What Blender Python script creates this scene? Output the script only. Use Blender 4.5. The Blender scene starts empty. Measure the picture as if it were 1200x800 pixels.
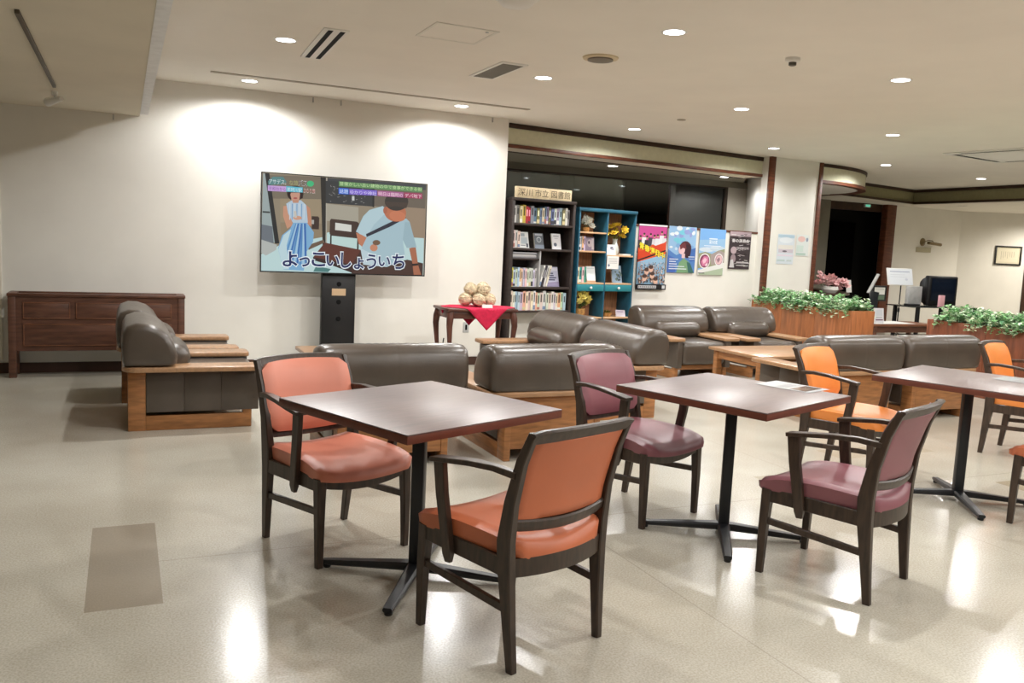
import bpy, bmesh, math, random
import numpy as np
from mathutils import Vector, Matrix
R = math.radians
PI = math.pi
random.seed(7)
S = bpy.context.scene
COL = S.collection

# ------------------------------------------------------------------ colour + materials
def lin(c):
    o = []
    for v in c[:3]:
        v = v / 255.0
        o.append(v / 12.92 if v <= 0.04045 else ((v + 0.055) / 1.055) ** 2.4)
    return (o[0], o[1], o[2], 1.0)

_mats = {}
def mat(name, col, rough=0.5, spec=0.5, metal=0.0, noise=0.0, nscale=8.0, stretch=None, bump=0.0, bscale=200.0, coat=0.0):
    if name in _mats:
        return _mats[name]
    m = bpy.data.materials.new(name)
    m.use_nodes = True
    nt = m.node_tree
    b = nt.nodes['Principled BSDF']
    b.inputs['Base Color'].default_value = lin(col)
    b.inputs['Roughness'].default_value = rough
    b.inputs['Specular IOR Level'].default_value = spec
    b.inputs['Metallic'].default_value = metal
    b.inputs['Coat Weight'].default_value = coat
    b.inputs['Coat Roughness'].default_value = 0.36
    tc = None
    if noise > 0:
        tc = nt.nodes.new('ShaderNodeTexCoord')
        mp = nt.nodes.new('ShaderNodeMapping')
        nt.links.new(tc.outputs['Object'], mp.inputs['Vector'])
        if stretch:
            mp.inputs['Scale'].default_value = stretch
        n = nt.nodes.new('ShaderNodeTexNoise')
        n.inputs['Scale'].default_value = nscale
        n.inputs['Detail'].default_value = 5
        nt.links.new(mp.outputs[0], n.inputs['Vector'])
        r = nt.nodes.new('ShaderNodeValToRGB')
        r.color_ramp.elements[0].position = 0.3
        r.color_ramp.elements[1].position = 0.7
        r.color_ramp.elements[0].color = lin([max(0, v * (1 - noise)) for v in col])
        r.color_ramp.elements[1].color = lin([min(255, v * (1 + noise)) for v in col])
        nt.links.new(n.outputs['Fac'], r.inputs['Fac'])
        nt.links.new(r.outputs['Color'], b.inputs['Base Color'])
    if bump > 0:
        tc = tc or nt.nodes.new('ShaderNodeTexCoord')
        n2 = nt.nodes.new('ShaderNodeTexNoise')
        n2.inputs['Scale'].default_value = bscale
        n2.inputs['Detail'].default_value = 3
        nt.links.new(tc.outputs['Object'], n2.inputs['Vector'])
        bp = nt.nodes.new('ShaderNodeBump')
        bp.inputs['Strength'].default_value = bump
        bp.inputs['Distance'].default_value = 0.002
        nt.links.new(n2.outputs['Fac'], bp.inputs['Height'])
        nt.links.new(bp.outputs[0], b.inputs['Normal'])
    _mats[name] = m
    return m

def emit(name, col, strength):
    if name in _mats:
        return _mats[name]
    m = bpy.data.materials.new(name)
    m.use_nodes = True
    nt = m.node_tree
    nt.nodes.clear()
    e = nt.nodes.new('ShaderNodeEmission')
    e.inputs['Color'].default_value = lin(col)
    e.inputs['Strength'].default_value = strength
    o = nt.nodes.new('ShaderNodeOutputMaterial')
    nt.links.new(e.outputs[0], o.inputs[0])
    _mats[name] = m
    return m

def attr_mat(name, emission=None, rough=0.5):
    if name in _mats:
        return _mats[name]
    m = bpy.data.materials.new(name)
    m.use_nodes = True
    nt = m.node_tree
    b = nt.nodes['Principled BSDF']
    a = nt.nodes.new('ShaderNodeAttribute')
    a.attribute_name = 'Ink'
    if emission:
        b.inputs['Base Color'].default_value = (0.01, 0.01, 0.01, 1)
        b.inputs['Roughness'].default_value = 0.3
        nt.links.new(a.outputs['Color'], b.inputs['Emission Color'])
        b.inputs['Emission Strength'].default_value = emission
    else:
        nt.links.new(a.outputs['Color'], b.inputs['Base Color'])
        b.inputs['Roughness'].default_value = rough
    _mats[name] = m
    return m

# ------------------------------------------------------------------ mesh building
class MB:
    def __init__(s):
        s.v = []; s.f = []; s.mi = []; s.col = []
    def add(s, verts, faces, mi=0, col=None):
        o = len(s.v)
        s.v += [tuple(p) for p in verts]
        for f in faces:
            s.f.append([i + o for i in f]); s.mi.append(mi); s.col.append(col)
        return s
    def box(s, x0, x1, y0, y1, z0, z1, bev=0.0, mi=0, M=None, seg=2):
        bm = bmesh.new()
        bmesh.ops.create_cube(bm, size=1)
        for v in bm.verts:
            v.co = Vector(((x0 + x1) / 2 + v.co.x * (x1 - x0), (y0 + y1) / 2 + v.co.y * (y1 - y0), (z0 + z1) / 2 + v.co.z * (z1 - z0)))
        if bev > 0:
            bev = min(bev, 0.49 * min(abs(x1 - x0), abs(y1 - y0), abs(z1 - z0)))
            bmesh.ops.bevel(bm, geom=list(bm.edges), offset=bev, segments=seg, affect='EDGES', profile=0.5)
        return s.frombm(bm, mi, M)
    def frombm(s, bm, mi=0, M=None):
        bm.verts.ensure_lookup_table()
        bm.verts.index_update()
        vs = [(M @ v.co if M else v.co.copy()) for v in bm.verts]
        fs = [[v.index for v in f.verts] for f in bm.faces]
        bm.free()
        return s.add(vs, fs, mi)
    def prism(s, poly, z0, z1, mi=0, bev=0.0, M=None, seg=2):
        bm = bmesh.new()
        n = len(poly)
        lo = [bm.verts.new((p[0], p[1], z0)) for p in poly]
        hi = [bm.verts.new((p[0], p[1], z1)) for p in poly]
        bm.faces.new(lo[::-1]); bm.faces.new(hi)
        for i in range(n):
            bm.faces.new((lo[i], lo[(i + 1) % n], hi[(i + 1) % n], hi[i]))
        bmesh.ops.recalc_face_normals(bm, faces=bm.faces)
        if bev > 0:
            bmesh.ops.bevel(bm, geom=list(bm.edges), offset=bev, segments=seg, affect='EDGES', profile=0.5)
        return s.frombm(bm, mi, M)
    def loft(s, rings, mi=0, caps=True, closed=True):
        n = len(rings[0]); vs = []; fs = []
        for r in rings: vs += r
        for i in range(len(rings) - 1):
            for j in range(n if closed else n - 1):
                a = i * n + j; b = i * n + (j + 1) % n
                fs.append((a, b, b + n, a + n))
        if caps:
            fs.append(tuple(range(n))[::-1])
            fs.append(tuple(range((len(rings) - 1) * n, len(rings) * n)))
        return s.add(vs, fs, mi)
    def tube(s, path, rad, n=10, mi=0, caps=True):
        path = [Vector(p) for p in path]
        if not isinstance(rad, (list, tuple)): rad = [rad] * len(path)
        rings = []
        up = None
        for i, p in enumerate(path):
            t = (path[min(i + 1, len(path) - 1)] - path[max(i - 1, 0)]).normalized()
            if up is None:
                up = Vector((0, 0, 1)) if abs(t.z) < 0.9 else Vector((1, 0, 0))
            u = (up - t * up.dot(t)).normalized(); w = t.cross(u); up = u
            rings.append([p + (u * math.cos(a) + w * math.sin(a)) * rad[i] for a in [2 * PI * k / n for k in range(n)]])
        return s.loft(rings, mi, caps)
    def bar(s, path, secs, xdir=(1, 0, 0), mi=0, chamfer=0.25):
        # rectangular section bar swept along a path; secs = (width along xdir, other)
        path = [Vector(p) for p in path]; xd = Vector(xdir); rings = []
        for i, p in enumerate(path):
            t = (path[min(i + 1, len(path) - 1)] - path[max(i - 1, 0)]).normalized()
            u = (xd - t * xd.dot(t)).normalized(); w = t.cross(u)
            a, b = secs[i][0] / 2, secs[i][1] / 2
            c = chamfer * min(a, b)
            pts = [(a, b - c), (a - c, b), (-a + c, b), (-a, b - c), (-a, -b + c), (-a + c, -b), (a - c, -b), (a, -b + c)]
            rings.append([p + u * x + w * y for x, y in pts])
        return s.loft(rings, mi)
    def lathe(s, prof, n=24, c=(0, 0, 0), mi=0, closed_caps=True):
        rings = [[(c[0] + r * math.cos(2 * PI * k / n), c[1] + r * math.sin(2 * PI * k / n), c[2] + z) for k in range(n)] for r, z in prof]
        return s.loft(rings, mi, closed_caps)
    def ball(s, c, r, nu=14, nv=9, mi=0, sc=(1, 1, 1)):
        rings = []
        for i in range(nv + 1):
            t = PI * (0.02 + 0.96 * i / nv)
            rings.append([(c[0] + sc[0] * r * math.sin(t) * math.cos(2 * PI * k / nu), c[1] + sc[1] * r * math.sin(t) * math.sin(2 * PI * k / nu), c[2] - sc[2] * r * math.cos(t)) for k in range(nu)])
        return s.loft(rings, mi)
    def build(s, name, mats, parent=None, smooth=True, angle=38, recalc=True):
        me = bpy.data.meshes.new(name)
        me.from_pydata(s.v, [], s.f)
        if not isinstance(mats, (list, tuple)): mats = [mats]
        for m in mats: me.materials.append(m)
        me.polygons.foreach_set('material_index', s.mi)
        if any(c is not None for c in s.col):
            at = me.color_attributes.new('Ink', 'FLOAT_COLOR', 'CORNER')
            arr = []
            for p, c in zip(me.polygons, s.col):
                cc = lin(c if c is not None else (255, 255, 255))
                for _ in p.loop_indices: arr += list(cc)
            at.data.foreach_set('color', arr)
        if recalc:
            bm = bmesh.new(); bm.from_mesh(me)
            bmesh.ops.recalc_face_normals(bm, faces=bm.faces)
            bm.to_mesh(me); bm.free()
        if smooth:
            me.polygons.foreach_set('use_smooth', [True] * len(me.polygons))
            me.set_sharp_from_angle(angle=R(angle))
        me.update()
        o = bpy.data.objects.new(name, me)
        COL.objects.link(o)
        if parent: o.parent = parent
        return o

def tag(o, label, cat, group=None, kind=None):
    o['label'] = label; o['category'] = cat
    if group: o['group'] = group
    if kind: o['kind'] = kind
    return o

def thing(name, label, cat, loc=(0, 0, 0), rz=0, group=None):
    o = bpy.data.objects.new(name, None)
    o.empty_display_size = 0.1
    COL.objects.link(o)
    o.location = loc; o.rotation_euler = (0, 0, rz)
    return tag(o, label, cat, group)

def struct(o, label=None):
    o['kind'] = 'structure'
    if label: o['label'] = label
    return o

def dup(root, loc, rz, label, group=None, swap=None):
    r = root.copy(); COL.objects.link(r)
    r.location = loc; r.rotation_euler = (0, 0, rz); r['label'] = label
    if group: r['group'] = group
    for ch in list(root.children):
        c = ch.copy(); COL.objects.link(c); c.parent = r
        if swap and ch.type == 'MESH':
            for k, sl in enumerate(ch.material_slots):
                if sl.material in swap:
                    c.material_slots[k].link = 'OBJECT'
                    c.material_slots[k].material = swap[sl.material]
        for g in ch.children:
            d = g.copy(); COL.objects.link(d); d.parent = c
    return r

def text_mesh(body, size, offset=0.0, extrude=0.0, align='CENTER', fit=None):
    cu = bpy.data.curves.new('txt', 'FONT')
    cu.body = body; cu.size = size; cu.align_x = align; cu.align_y = 'CENTER'
    cu.offset = offset; cu.extrude = extrude; cu.resolution_u = 3
    to = bpy.data.objects.new('txt', cu); COL.objects.link(to)
    dg = bpy.context.evaluated_depsgraph_get(); dg.update()
    me = bpy.data.meshes.new_from_object(to.evaluated_get(dg))
    vs = [v.co.copy() for v in me.vertices]; fs = [list(p.vertices) for p in me.polygons]
    bpy.data.objects.remove(to); bpy.data.curves.remove(cu); bpy.data.meshes.remove(me)
    if fit and vs:
        x0 = min(v.x for v in vs); x1 = max(v.x for v in vs); y0 = min(v.y for v in vs); y1 = max(v.y for v in vs)
        for v in vs:
            v.x = (v.x - (x0 + x1) / 2) * fit[0] / max(1e-6, x1 - x0)
            v.y = (v.y - (y0 + y1) / 2) * fit[1] / max(1e-6, y1 - y0)
    return vs, fs

class Pic:
    """flat printed / lit picture lying in a plane: O + U*u + V*v (u right 0..1, v down 0..1), N towards the viewer"""
    def __init__(s, O, U, V, step=0.0003):
        s.O, s.U, s.V = Vector(O), Vector(U), Vector(V)
        s.N = s.V.cross(s.U).normalized(); s.k = 0; s.mb = MB(); s.step = step
        s.w = s.U.length; s.h = s.V.length
    def P(s, u, v): return s.O + s.U * u + s.V * v + s.N * (s.k * s.step)
    def poly(s, pts, col):
        s.k += 1
        s.mb.add([s.P(u, v) for u, v in pts], [list(range(len(pts)))], 0, col)
    def rect(s, u0, v0, u1, v1, col): s.poly([(u0, v0), (u1, v0), (u1, v1), (u0, v1)], col)
    def ell(s, u, v, ru, rv, col, n=20, rot=0):
        s.poly([(u + ru * math.cos(a) * math.cos(rot) - rv * math.sin(a) * math.sin(rot), v + ru * math.cos(a) * math.sin(rot) + rv * math.sin(a) * math.cos(rot)) for a in [2 * PI * i / n for i in range(n)]], col)
    def ring(s, u, v, ru, rv, t, col, n=24):
        s.ell(u, v, ru, rv, col, n)
    def text(s, body, u, v, w, h, col, off=0.0, slant=0.0):
        s.k += 1
        vs, fs = text_mesh(body, 1.0, off, fit=(w, h))
        s.mb.add([s.P(u + p.x, v - p.y - slant * p.x) for p in vs], fs, 0, col)
    def build(s, name, m, parent=None):
        return s.mb.build(name, m, parent, smooth=False, recalc=False)

def homog(src, dst):
    A = []
    for (x, y), (u, v) in zip(src, dst):
        A.append([x, y, 1, 0, 0, 0, -u * x, -u * y, -u]); A.append([0, 0, 0, x, y, 1, -v * x, -v * y, -v])
    h = np.linalg.svd(np.array(A, float))[2][-1].reshape(3, 3)
    def f(x, y):
        q = h @ np.array([x, y, 1.0]); return (q[0] / q[2], q[1] / q[2])
    return f

# ------------------------------------------------------------------ palette
M_wall = mat('wall_paint', (232, 229, 221), 0.85, 0.3, noise=0.012, nscale=3, bump=0.15, bscale=120)
M_ceil = mat('ceiling_paint', (234, 229, 219), 0.9, 0.2, noise=0.01, nscale=2)
M_soff = mat('soffit_paint', (220, 212, 194), 0.9, 0.2, noise=0.015, nscale=2)
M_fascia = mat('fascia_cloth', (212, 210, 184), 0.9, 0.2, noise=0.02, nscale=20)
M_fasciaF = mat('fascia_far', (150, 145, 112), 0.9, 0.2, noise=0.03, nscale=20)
M_trim = mat('brown_trim', (98, 56, 38), 0.45, 0.4, noise=0.18, nscale=6, stretch=(1, 1, 6))
M_trimd = mat('dark_trim', (62, 44, 32), 0.5, 0.35, noise=0.15, nscale=6)
M_base = mat('skirting', (70, 46, 36), 0.45, 0.4, noise=0.12, nscale=4)
M_metal = mat('grey_metal', (178, 178, 176), 0.45, 0.5, noise=0.06, nscale=14)
M_white = mat('white_plastic', (228, 226, 220), 0.5, 0.4)
M_black = mat('black_plastic', (22, 22, 24), 0.4, 0.5)
M_blackm = mat('black_metal', (30, 32, 36), 0.38, 0.5, bump=0.1, bscale=300)
M_dark = mat('shadow_dark', (14, 14, 15), 0.8, 0.2)
M_chair = mat('chair_wood', (60, 47, 38), 0.36, 0.5, noise=0.22, nscale=10, stretch=(6, 6, 1))
M_oak = mat('lounge_oak', (158, 108, 66), 0.38, 0.45, noise=0.14, nscale=7, stretch=(1, 1, 7))
M_oakt = mat('lounge_oak_top', (166, 128, 94), 0.28, 0.5, noise=0.07, nscale=7, stretch=(1, 7, 7))
M_leath = mat('brown_leather', (77, 67, 58), 0.3, 0.65, noise=0.08, nscale=5, bump=0.35, bscale=160)
M_table = mat('table_laminate', (98, 76, 71), 0.42, 0.75, coat=0.45, noise=0.10, nscale=9, stretch=(1, 9, 1))
M_tedge = mat('table_edge', (104, 56, 42), 0.45, 0.4, noise=0.08, nscale=9)
M_salm = mat('salmon_vinyl', (212, 130, 106), 0.42, 0.55, noise=0.03, nscale=4, bump=0.12, bscale=250)
M_oran = mat('orange_vinyl', (202, 112, 74), 0.42, 0.55, noise=0.03, nscale=4, bump=0.12, bscale=250)
M_tang = mat('tangerine_vinyl', (238, 144, 70), 0.42, 0.5, noise=0.03, nscale=4, bump=0.12, bscale=250)
M_plum = mat('plum_vinyl', (140, 86, 94), 0.42, 0.55, noise=0.04, nscale=4, bump=0.12, bscale=250)
M_plant = mat('planter_wood', (164, 102, 62), 0.42, 0.4, noise=0.13, nscale=5, stretch=(6, 6, 0.7))
M_red = mat('cabinet_wood', (94, 62, 48), 0.4, 0.45, noise=0.16, nscale=6, stretch=(1, 1, 6))
M_ink = attr_mat('printed_paper', None, 0.45)
M_scr = attr_mat('lit_screen', 0.82)

# ------------------------------------------------------------------ room shell
ZC, ZS = 2.72, 2.37
P0 = Vector((3.93, 9.0, 0)); Q0 = Vector((8.12, 9.58, 0))
U0 = (Q0 - P0).normalized(); N0 = Vector((-U0.y, U0.x, 0))     # N0 points away from the room
def bq(a, b):                                                   # a along the bay, b depth behind the bay front
    return P0 + U0 * a + N0 * b
LB = (Q0 - P0).length

def make_floor_mat():
    m = bpy.data.materials.new('vinyl_floor'); m.use_nodes = True
    nt = m.node_tree; b = nt.nodes['Principled BSDF']
    tc = nt.nodes.new('ShaderNodeTexCoord')
    L = nt.links.new
    def noise(scale, detail=4):
        n = nt.nodes.new('ShaderNodeTexNoise'); n.inputs['Scale'].default_value = scale; n.inputs['Detail'].default_value = detail
        L(tc.outputs['Object'], n.inputs['Vector']); return n
    sep = nt.nodes.new('ShaderNodeSeparateXYZ'); L(tc.outputs['Object'], sep.inputs[0])
    def mth(op, a, c=None):
        n = nt.nodes.new('ShaderNodeMath'); n.operation = op
        for i, x in enumerate((a, c)):
            if x is None: continue
            if isinstance(x, (int, float)): n.inputs[i].default_value = x
            else: L(x, n.inputs[i])
        return n.outputs[0]
    def rect(x0, x1, y0, y1):
        X, Y = sep.outputs[0], sep.outputs[1]
        return mth('MULTIPLY', mth('MULTIPLY', mth('GREATER_THAN', X, x0), mth('LESS_THAN', X, x1)), mth('MULTIPLY', mth('GREATER_THAN', Y, y0), mth('LESS_THAN', Y, y1)))
    n1 = noise(130, 2); n2 = noise(1.3, 5)
    ra = nt.nodes.new('ShaderNodeValToRGB')
    ra.color_ramp.elements[0].position = 0.35; ra.color_ramp.elements[1].position = 0.65
    ra.color_ramp.elements[0].color = lin((184, 179, 167)); ra.color_ramp.elements[1].color = lin((206, 202, 192))
    L(n1.outputs['Fac'], ra.inputs['Fac'])
    rb = nt.nodes.new('ShaderNodeValToRGB')
    rb.color_ramp.elements[0].position = 0.3; rb.color_ramp.elements[1].position = 0.75
    rb.color_ramp.elements[0].color = lin((232, 228, 220)); rb.color_ramp.elements[1].color = lin((255, 255, 252))
    L(n2.outputs['Fac'], rb.inputs['Fac'])
    mx = nt.nodes.new('ShaderNodeMix'); mx.data_type = 'RGBA'; mx.blend_type = 'MULTIPLY'; mx.inputs['Factor'].default_value = 1
    L(ra.outputs[0], mx.inputs['A']); L(rb.outputs[0], mx.inputs['B'])
    col = mx.outputs['Result']
    def over(mask, c, k):
        nonlocal col
        x = nt.nodes.new('ShaderNodeMix'); x.data_type = 'RGBA'
        L(mth('MULTIPLY', mask, k), x.inputs['Factor']); L(col, x.inputs['A']); x.inputs['B'].default_value = lin(c)
        col = x.outputs['Result']
    over(rect(-0.135, 0.125, 3.225, 4.16), (136, 122, 104), 0.72)           # replaced darker tile
    over(rect(3.55, 4.35, 3.85, 4.05), (150, 138, 112), 0.5)
    over(rect(5.05, 5.7, 3.3, 3.52), (150, 134, 104), 0.6)
    over(rect(4.5, 5.4, 4.25, 4.5), (160, 148, 124), 0.4)
    over(rect(1.0, 1.9, 6.1, 6.4), (160, 148, 124), 0.3)
    over(rect(0.125, 6.0, 3.655, 3.66), (120, 112, 98), 0.5)                # sheet seams
    over(rect(2.02, 2.026, -5.0, 3.66), (120, 112, 98), 0.35)
    over(rect(3.9, 3.906, -5.0, 8.0), (120, 112, 98), 0.3)
    L(col, b.inputs['Base Color'])
    n3 = noise(2.4, 4)
    rr = nt.nodes.new('ShaderNodeMapRange'); rr.inputs['To Min'].default_value = 0.12; rr.inputs['To Max'].default_value = 0.25
    L(n3.outputs['Fac'], rr.inputs['Value']); L(rr.outputs[0], b.inputs['Roughness'])
    b.inputs['Specular IOR Level'].default_value = 0.36
    bp = nt.nodes.new('ShaderNodeBump'); bp.inputs['Strength'].default_value = 0.18; bp.inputs['Distance'].default_value = 0.003
    n4 = noise(28, 3); L(n4.outputs['Fac'], bp.inputs['Height']); L(bp.outputs[0], b.inputs['Normal'])
    return m

struct(MB().box(-6, 22, -6, 15, -0.12, 0).build('floor', make_floor_mat(), smooth=False))
struct(MB().box(0.2, 22, -6, 15, ZC, ZC + 0.12).build('ceiling', M_ceil, smooth=False))
struct(MB().box(-6, 0.14, -6, 8.75, ZS, ZC + 0.12).build('ceiling', M_soff, smooth=False))
struct(MB().box(0.14, 0.205, -6, 8.55, ZS - 0.004, ZC + 0.10).build('trim_1', mat('soffit_edge', (226, 227, 228), 0.5, 0.4, noise=0.03, nscale=14), smooth=False))
struct(MB().box(-6, 3.86, 8.75, 9.45, 0, ZC).build('wall_back', M_wall, smooth=False))
struct(MB().box(-6, 3.86, 8.735, 8.75, 0, 0.092).build('baseboard_back', M_base, smooth=False))
struct(MB().box(-6.12, -6, -6, 9, 0, ZC).build('wall_left', M_wall, smooth=False))
struct(MB().box(-6, 22, -6.12, -6, 0, ZC).build('wall_front', mat('wall_near', (150, 142, 128), 0.85, 0.3, noise=0.03, nscale=2), smooth=False))
struct(MB().box(22, 22.12, -6, 15, 0, ZC).build('wall_right', M_wall, smooth=False))
# thin panel moulding at the far left of the back wall
struct(MB().box(-1.005, -0.985, 8.738, 8.75, 0.12, 1.7, 0.004).build('trim_2', mat('cream_trim', (226, 220, 204), 0.6)))

# the glazed bay: fascia, soffit, parapet, sill, glass
fa = [bq(0, 0), bq(LB, 0), bq(LB, 0.40), bq(-0.06, 0.40), bq(-0.06, 0)]
struct(MB().prism([(p.x, p.y) for p in (bq(-0.05, 0), bq(LB, 0), bq(LB, 0.31), bq(-0.05, 0.31))], 2.45, ZC - 0.001).build('trim_3', M_fascia, smooth=False))
def bay_strip(name, z0, z1, out, m, d1=0.02, a0=-0.05):
    return struct(MB().prism([(p.x, p.y) for p in (bq(a0, -out), bq(LB, -out), bq(LB, d1), bq(a0, d1))], z0, z1, bev=0.004).build(name, m))
bay_strip('trim_4', 2.665, ZC - 0.002, 0.018, M_trimd)
bay_strip('trim_5', 2.446, 2.486, 0.018, M_trim, 0.02)
struct(MB().prism([(p.x, p.y) for p in (bq(-0.05, 0.02), bq(LB, 0.02), bq(LB, 0.33), bq(-0.05, 0.33))], 2.4455, 2.4505).build('trim_18', mat('lit_soffit', (236, 226, 206), .8, .2), smooth=False))  # paler than the fascia: bounce light put into the soffit colour
struct(MB().prism([(p.x, p.y) for p in (bq(-0.05, 0), bq(LB, 0), bq(LB, 0.34), bq(-0.05, 0.34))], 0, 1.655).build('wall_bay', M_wall, smooth=False))
struct(MB().prism([(p.x, p.y) for p in (bq(-0.05, -0.012), bq(LB, -0.012), bq(LB, 0.36), bq(-0.05, 0.36))], 1.655, 1.685, bev=0.004).build('trim_6', M_trim))
bay_strip('baseboard_bay', 0, 0.09, 0.014, M_base)

def glass_mat():
    m = bpy.data.materials.new('night_glass'); m.use_nodes = True
    nt = m.node_tree; nt.nodes.clear()
    g = nt.nodes.new('ShaderNodeBsdfGlossy'); g.inputs['Roughness'].default_value = 0.02; g.inputs['Color'].default_value = (0.85, 0.88, 0.88, 1)
    t = nt.nodes.new('ShaderNodeBsdfTransparent'); t.inputs['Color'].default_value = (0.62, 0.66, 0.66, 1)
    f = nt.nodes.new('ShaderNodeFresnel'); f.inputs['IOR'].default_value = 1.9
    x = nt.nodes.new('ShaderNodeMixShader'); o = nt.nodes.new('ShaderNodeOutputMaterial')
    nt.links.new(f.outputs[0], x.inputs[0]); nt.links.new(t.outputs[0], x.inputs[1]); nt.links.new(g.outputs[0], x.inputs[2]); nt.links.new(x.outputs[0], o.inputs[0])
    return m
M_glass = glass_mat()
win = bpy.data.objects.new('window_1', None); COL.objects.link(win); struct(win, 'wide dark night window above the poster wall')
M_frame = mat('window_bronze', (54, 42, 34), 0.4, 0.5, noise=0.08, nscale=5)
YG = 10.6
def gbox(mb, x0, x1, y0, y1, z0, z1): return mb.box(x0, x1, y0, y1, z0, z1)
mb = MB()
for a in ((3.80, 8.34, 1.66, 1.70), (3.80, 8.34, 2.34, 2.36), (8.29, 8.34, 1.70, 2.34), (3.80, 3.84, 1.70, 2.34)): gbox(mb, a[0], a[1], YG - .03, YG + .05, a[2], a[3])
mb.build('window_frame', M_frame, win, smooth=False)
edges = [3.84, 4.9, 6.55, 8.29]
for x0, x1 in zip(edges[:-1], edges[1:]):
    gbox(MB(), x0 + .002, x1 - .002, YG, YG + .008, 1.70, 2.34).build('window_pane', M_glass, win, smooth=False)
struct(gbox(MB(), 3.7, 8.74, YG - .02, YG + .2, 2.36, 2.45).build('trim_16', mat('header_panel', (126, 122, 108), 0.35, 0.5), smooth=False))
struct(gbox(MB(), 3.7, 8.74, YG + .05, YG + .2, 0, 1.66).build('wall_bay', M_wall, smooth=False))
struct(gbox(MB(), 8.34, 8.74, YG - .005, YG + .2, 1.4, 2.45).build('wall_bay', mat('bay_reveal_shaded', (190, 184, 172), 0.85, 0.3), smooth=False))  # greyer than the wall paint: shade put into the colour
struct(gbox(MB(), 3.62, 3.86, 9.3, YG + .2, 0, ZC).build('wall_bay', M_wall, smooth=False))
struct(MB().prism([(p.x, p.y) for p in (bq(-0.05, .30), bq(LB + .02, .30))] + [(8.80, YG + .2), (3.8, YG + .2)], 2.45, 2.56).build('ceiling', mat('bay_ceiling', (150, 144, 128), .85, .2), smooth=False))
bay_strip('trim_17', 2.436, 2.452, -.33, M_trimd, .36)
# pillar with the splayed side of the bay
pil = [(8.76, YG + .2), (8.72, YG), (Q0.x, Q0.y), (8.12, 9.42), (9.10, 9.505), (9.14, 9.95), (9.14, YG + .2)]
struct(MB().prism(pil, 0, ZC).build('wall_pillar', M_wall, smooth=False))
struct(MB().box(8.115, 8.20, 9.395, 9.45, 0, ZC, 0.006).build('trim_7', M_trim))
struct(MB().box(9.085, 9.15, 9.48, 9.56, 0, ZC, 0.006).build('trim_8', M_trim))

# outside, seen dimly through the glass
M_conc = mat('outside_concrete', (176, 172, 160), 0.9, 0.2, noise=0.08, nscale=3)
mb = MB(); mb.box(6.46, 7.2, 12.0, 12.5, 0, 3.4); mb.box(7.32, 7.42, 12.0, 12.2, 0, 3.4)
struct(mb.build('wall_outside', M_conc, smooth=False))

# ---------------------------------------------------------------- reception end
def ribbon(pts, z0, z1, thick, m, name, out=None):
    o = out or [(p[0], p[1]) for p in pts]
    n = len(o); nr = []
    for i in range(n):
        t = Vector((o[min(i + 1, n - 1)][0] - o[max(i - 1, 0)][0], o[min(i + 1, n - 1)][1] - o[max(i - 1, 0)][1])).normalized()
        nr.append((-t.y, t.x))
    poly = list(o) + [(o[i][0] + nr[i][0] * thick, o[i][1] + nr[i][1] * thick) for i in range(n - 1, -1, -1)]
    mb = MB(); vs = []; 
    for i in range(n):
        a = o[i]; b = (a[0] + nr[i][0] * thick, a[1] + nr[i][1] * thick)
        vs += [(a[0], a[1], z0), (b[0], b[1], z0), (b[0], b[1], z1), (a[0], a[1], z1)]
    rings = [vs[4 * i:4 * i + 4] for i in range(n)]
    mb.loft(rings)
    return mb.build(name, m, angle=30)
can = []
for i in range(15):
    t = i / 14
    a = -PI / 2 + t * PI / 2
    can.append((9.15 + 1.96 * math.cos(a), 11.15 + 1.60 * math.sin(a)))
can = can + [(11.11, 11.75)]
ct = thing('reception_canopy', 'curved cream canopy with brown trim hanging from the ceiling over the reception counter', 'canopy')
ribbon(can, 2.46, ZC - 0.002, 0.04, M_fascia, 'fascia_band').parent = ct
can2 = [(9.15 + (x - 9.15) * 1.008, 11.15 + (y - 11.15) * 1.012) for x, y in can]
ribbon(can2, 2.672, ZC - 0.003, 0.03, M_trimd, 'upper_trim').parent = ct
ribbon(can2, 2.44, 2.485, 0.12, M_trim, 'lower_trim').parent = ct
MB().prism([(x, y) for x, y in can] + [(9.16, 11.75)], 2.452, 2.462).build('canopy_underside', mat('canopy_white', (236, 233, 226), 0.7), ct, smooth=False)
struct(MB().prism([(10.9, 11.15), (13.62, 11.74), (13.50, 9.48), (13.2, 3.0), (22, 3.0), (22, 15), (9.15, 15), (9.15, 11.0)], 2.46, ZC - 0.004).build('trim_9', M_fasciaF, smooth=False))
struct(ribbon([(10.9, 11.12), (13.60, 11.71), (13.49, 9.48), (13.18, 3.0)], 2.668, ZC - 0.002, -0.02, M_trimd, 'trim_10'))
struct(ribbon([(10.9, 11.12), (13.60, 11.71), (13.49, 9.48), (13.18, 3.0)], 2.452, 2.492, -0.02, M_trimd, 'trim_11'))
struct(MB().prism([(10.95, 11.2), (13.63, 11.76), (13.52, 9.48), (13.22, 3.0), (22, 3.0), (22, 15), (9.2, 15), (9.2, 11.1)], 2.447, 2.4595).build('ceiling', M_ceil, smooth=False))
struct(MB().prism([(13.66, 12.24), (15.68, 12.29), (15.75, 12.5), (13.66, 12.5)], 0, 2.447).build('wall_reception', M_wall, smooth=False))
struct(MB().prism([(15.68, 12.29), (19.0, 10.37), (19.2, 10.6), (15.75, 12.6)], 0, 2.447).build('wall_reception', M_wall, smooth=False))
struct(MB().prism([(16.82, 11.60), (16.93, 11.535), (16.95, 11.57), (16.84, 11.635)], 0, 2.447).build('trim_12', M_trimd, smooth=False))
struct(MB().box(13.44, 13.68, 12.16, 12.3, 0, 2.447, 0.005).build('trim_13', M_trim))
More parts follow.
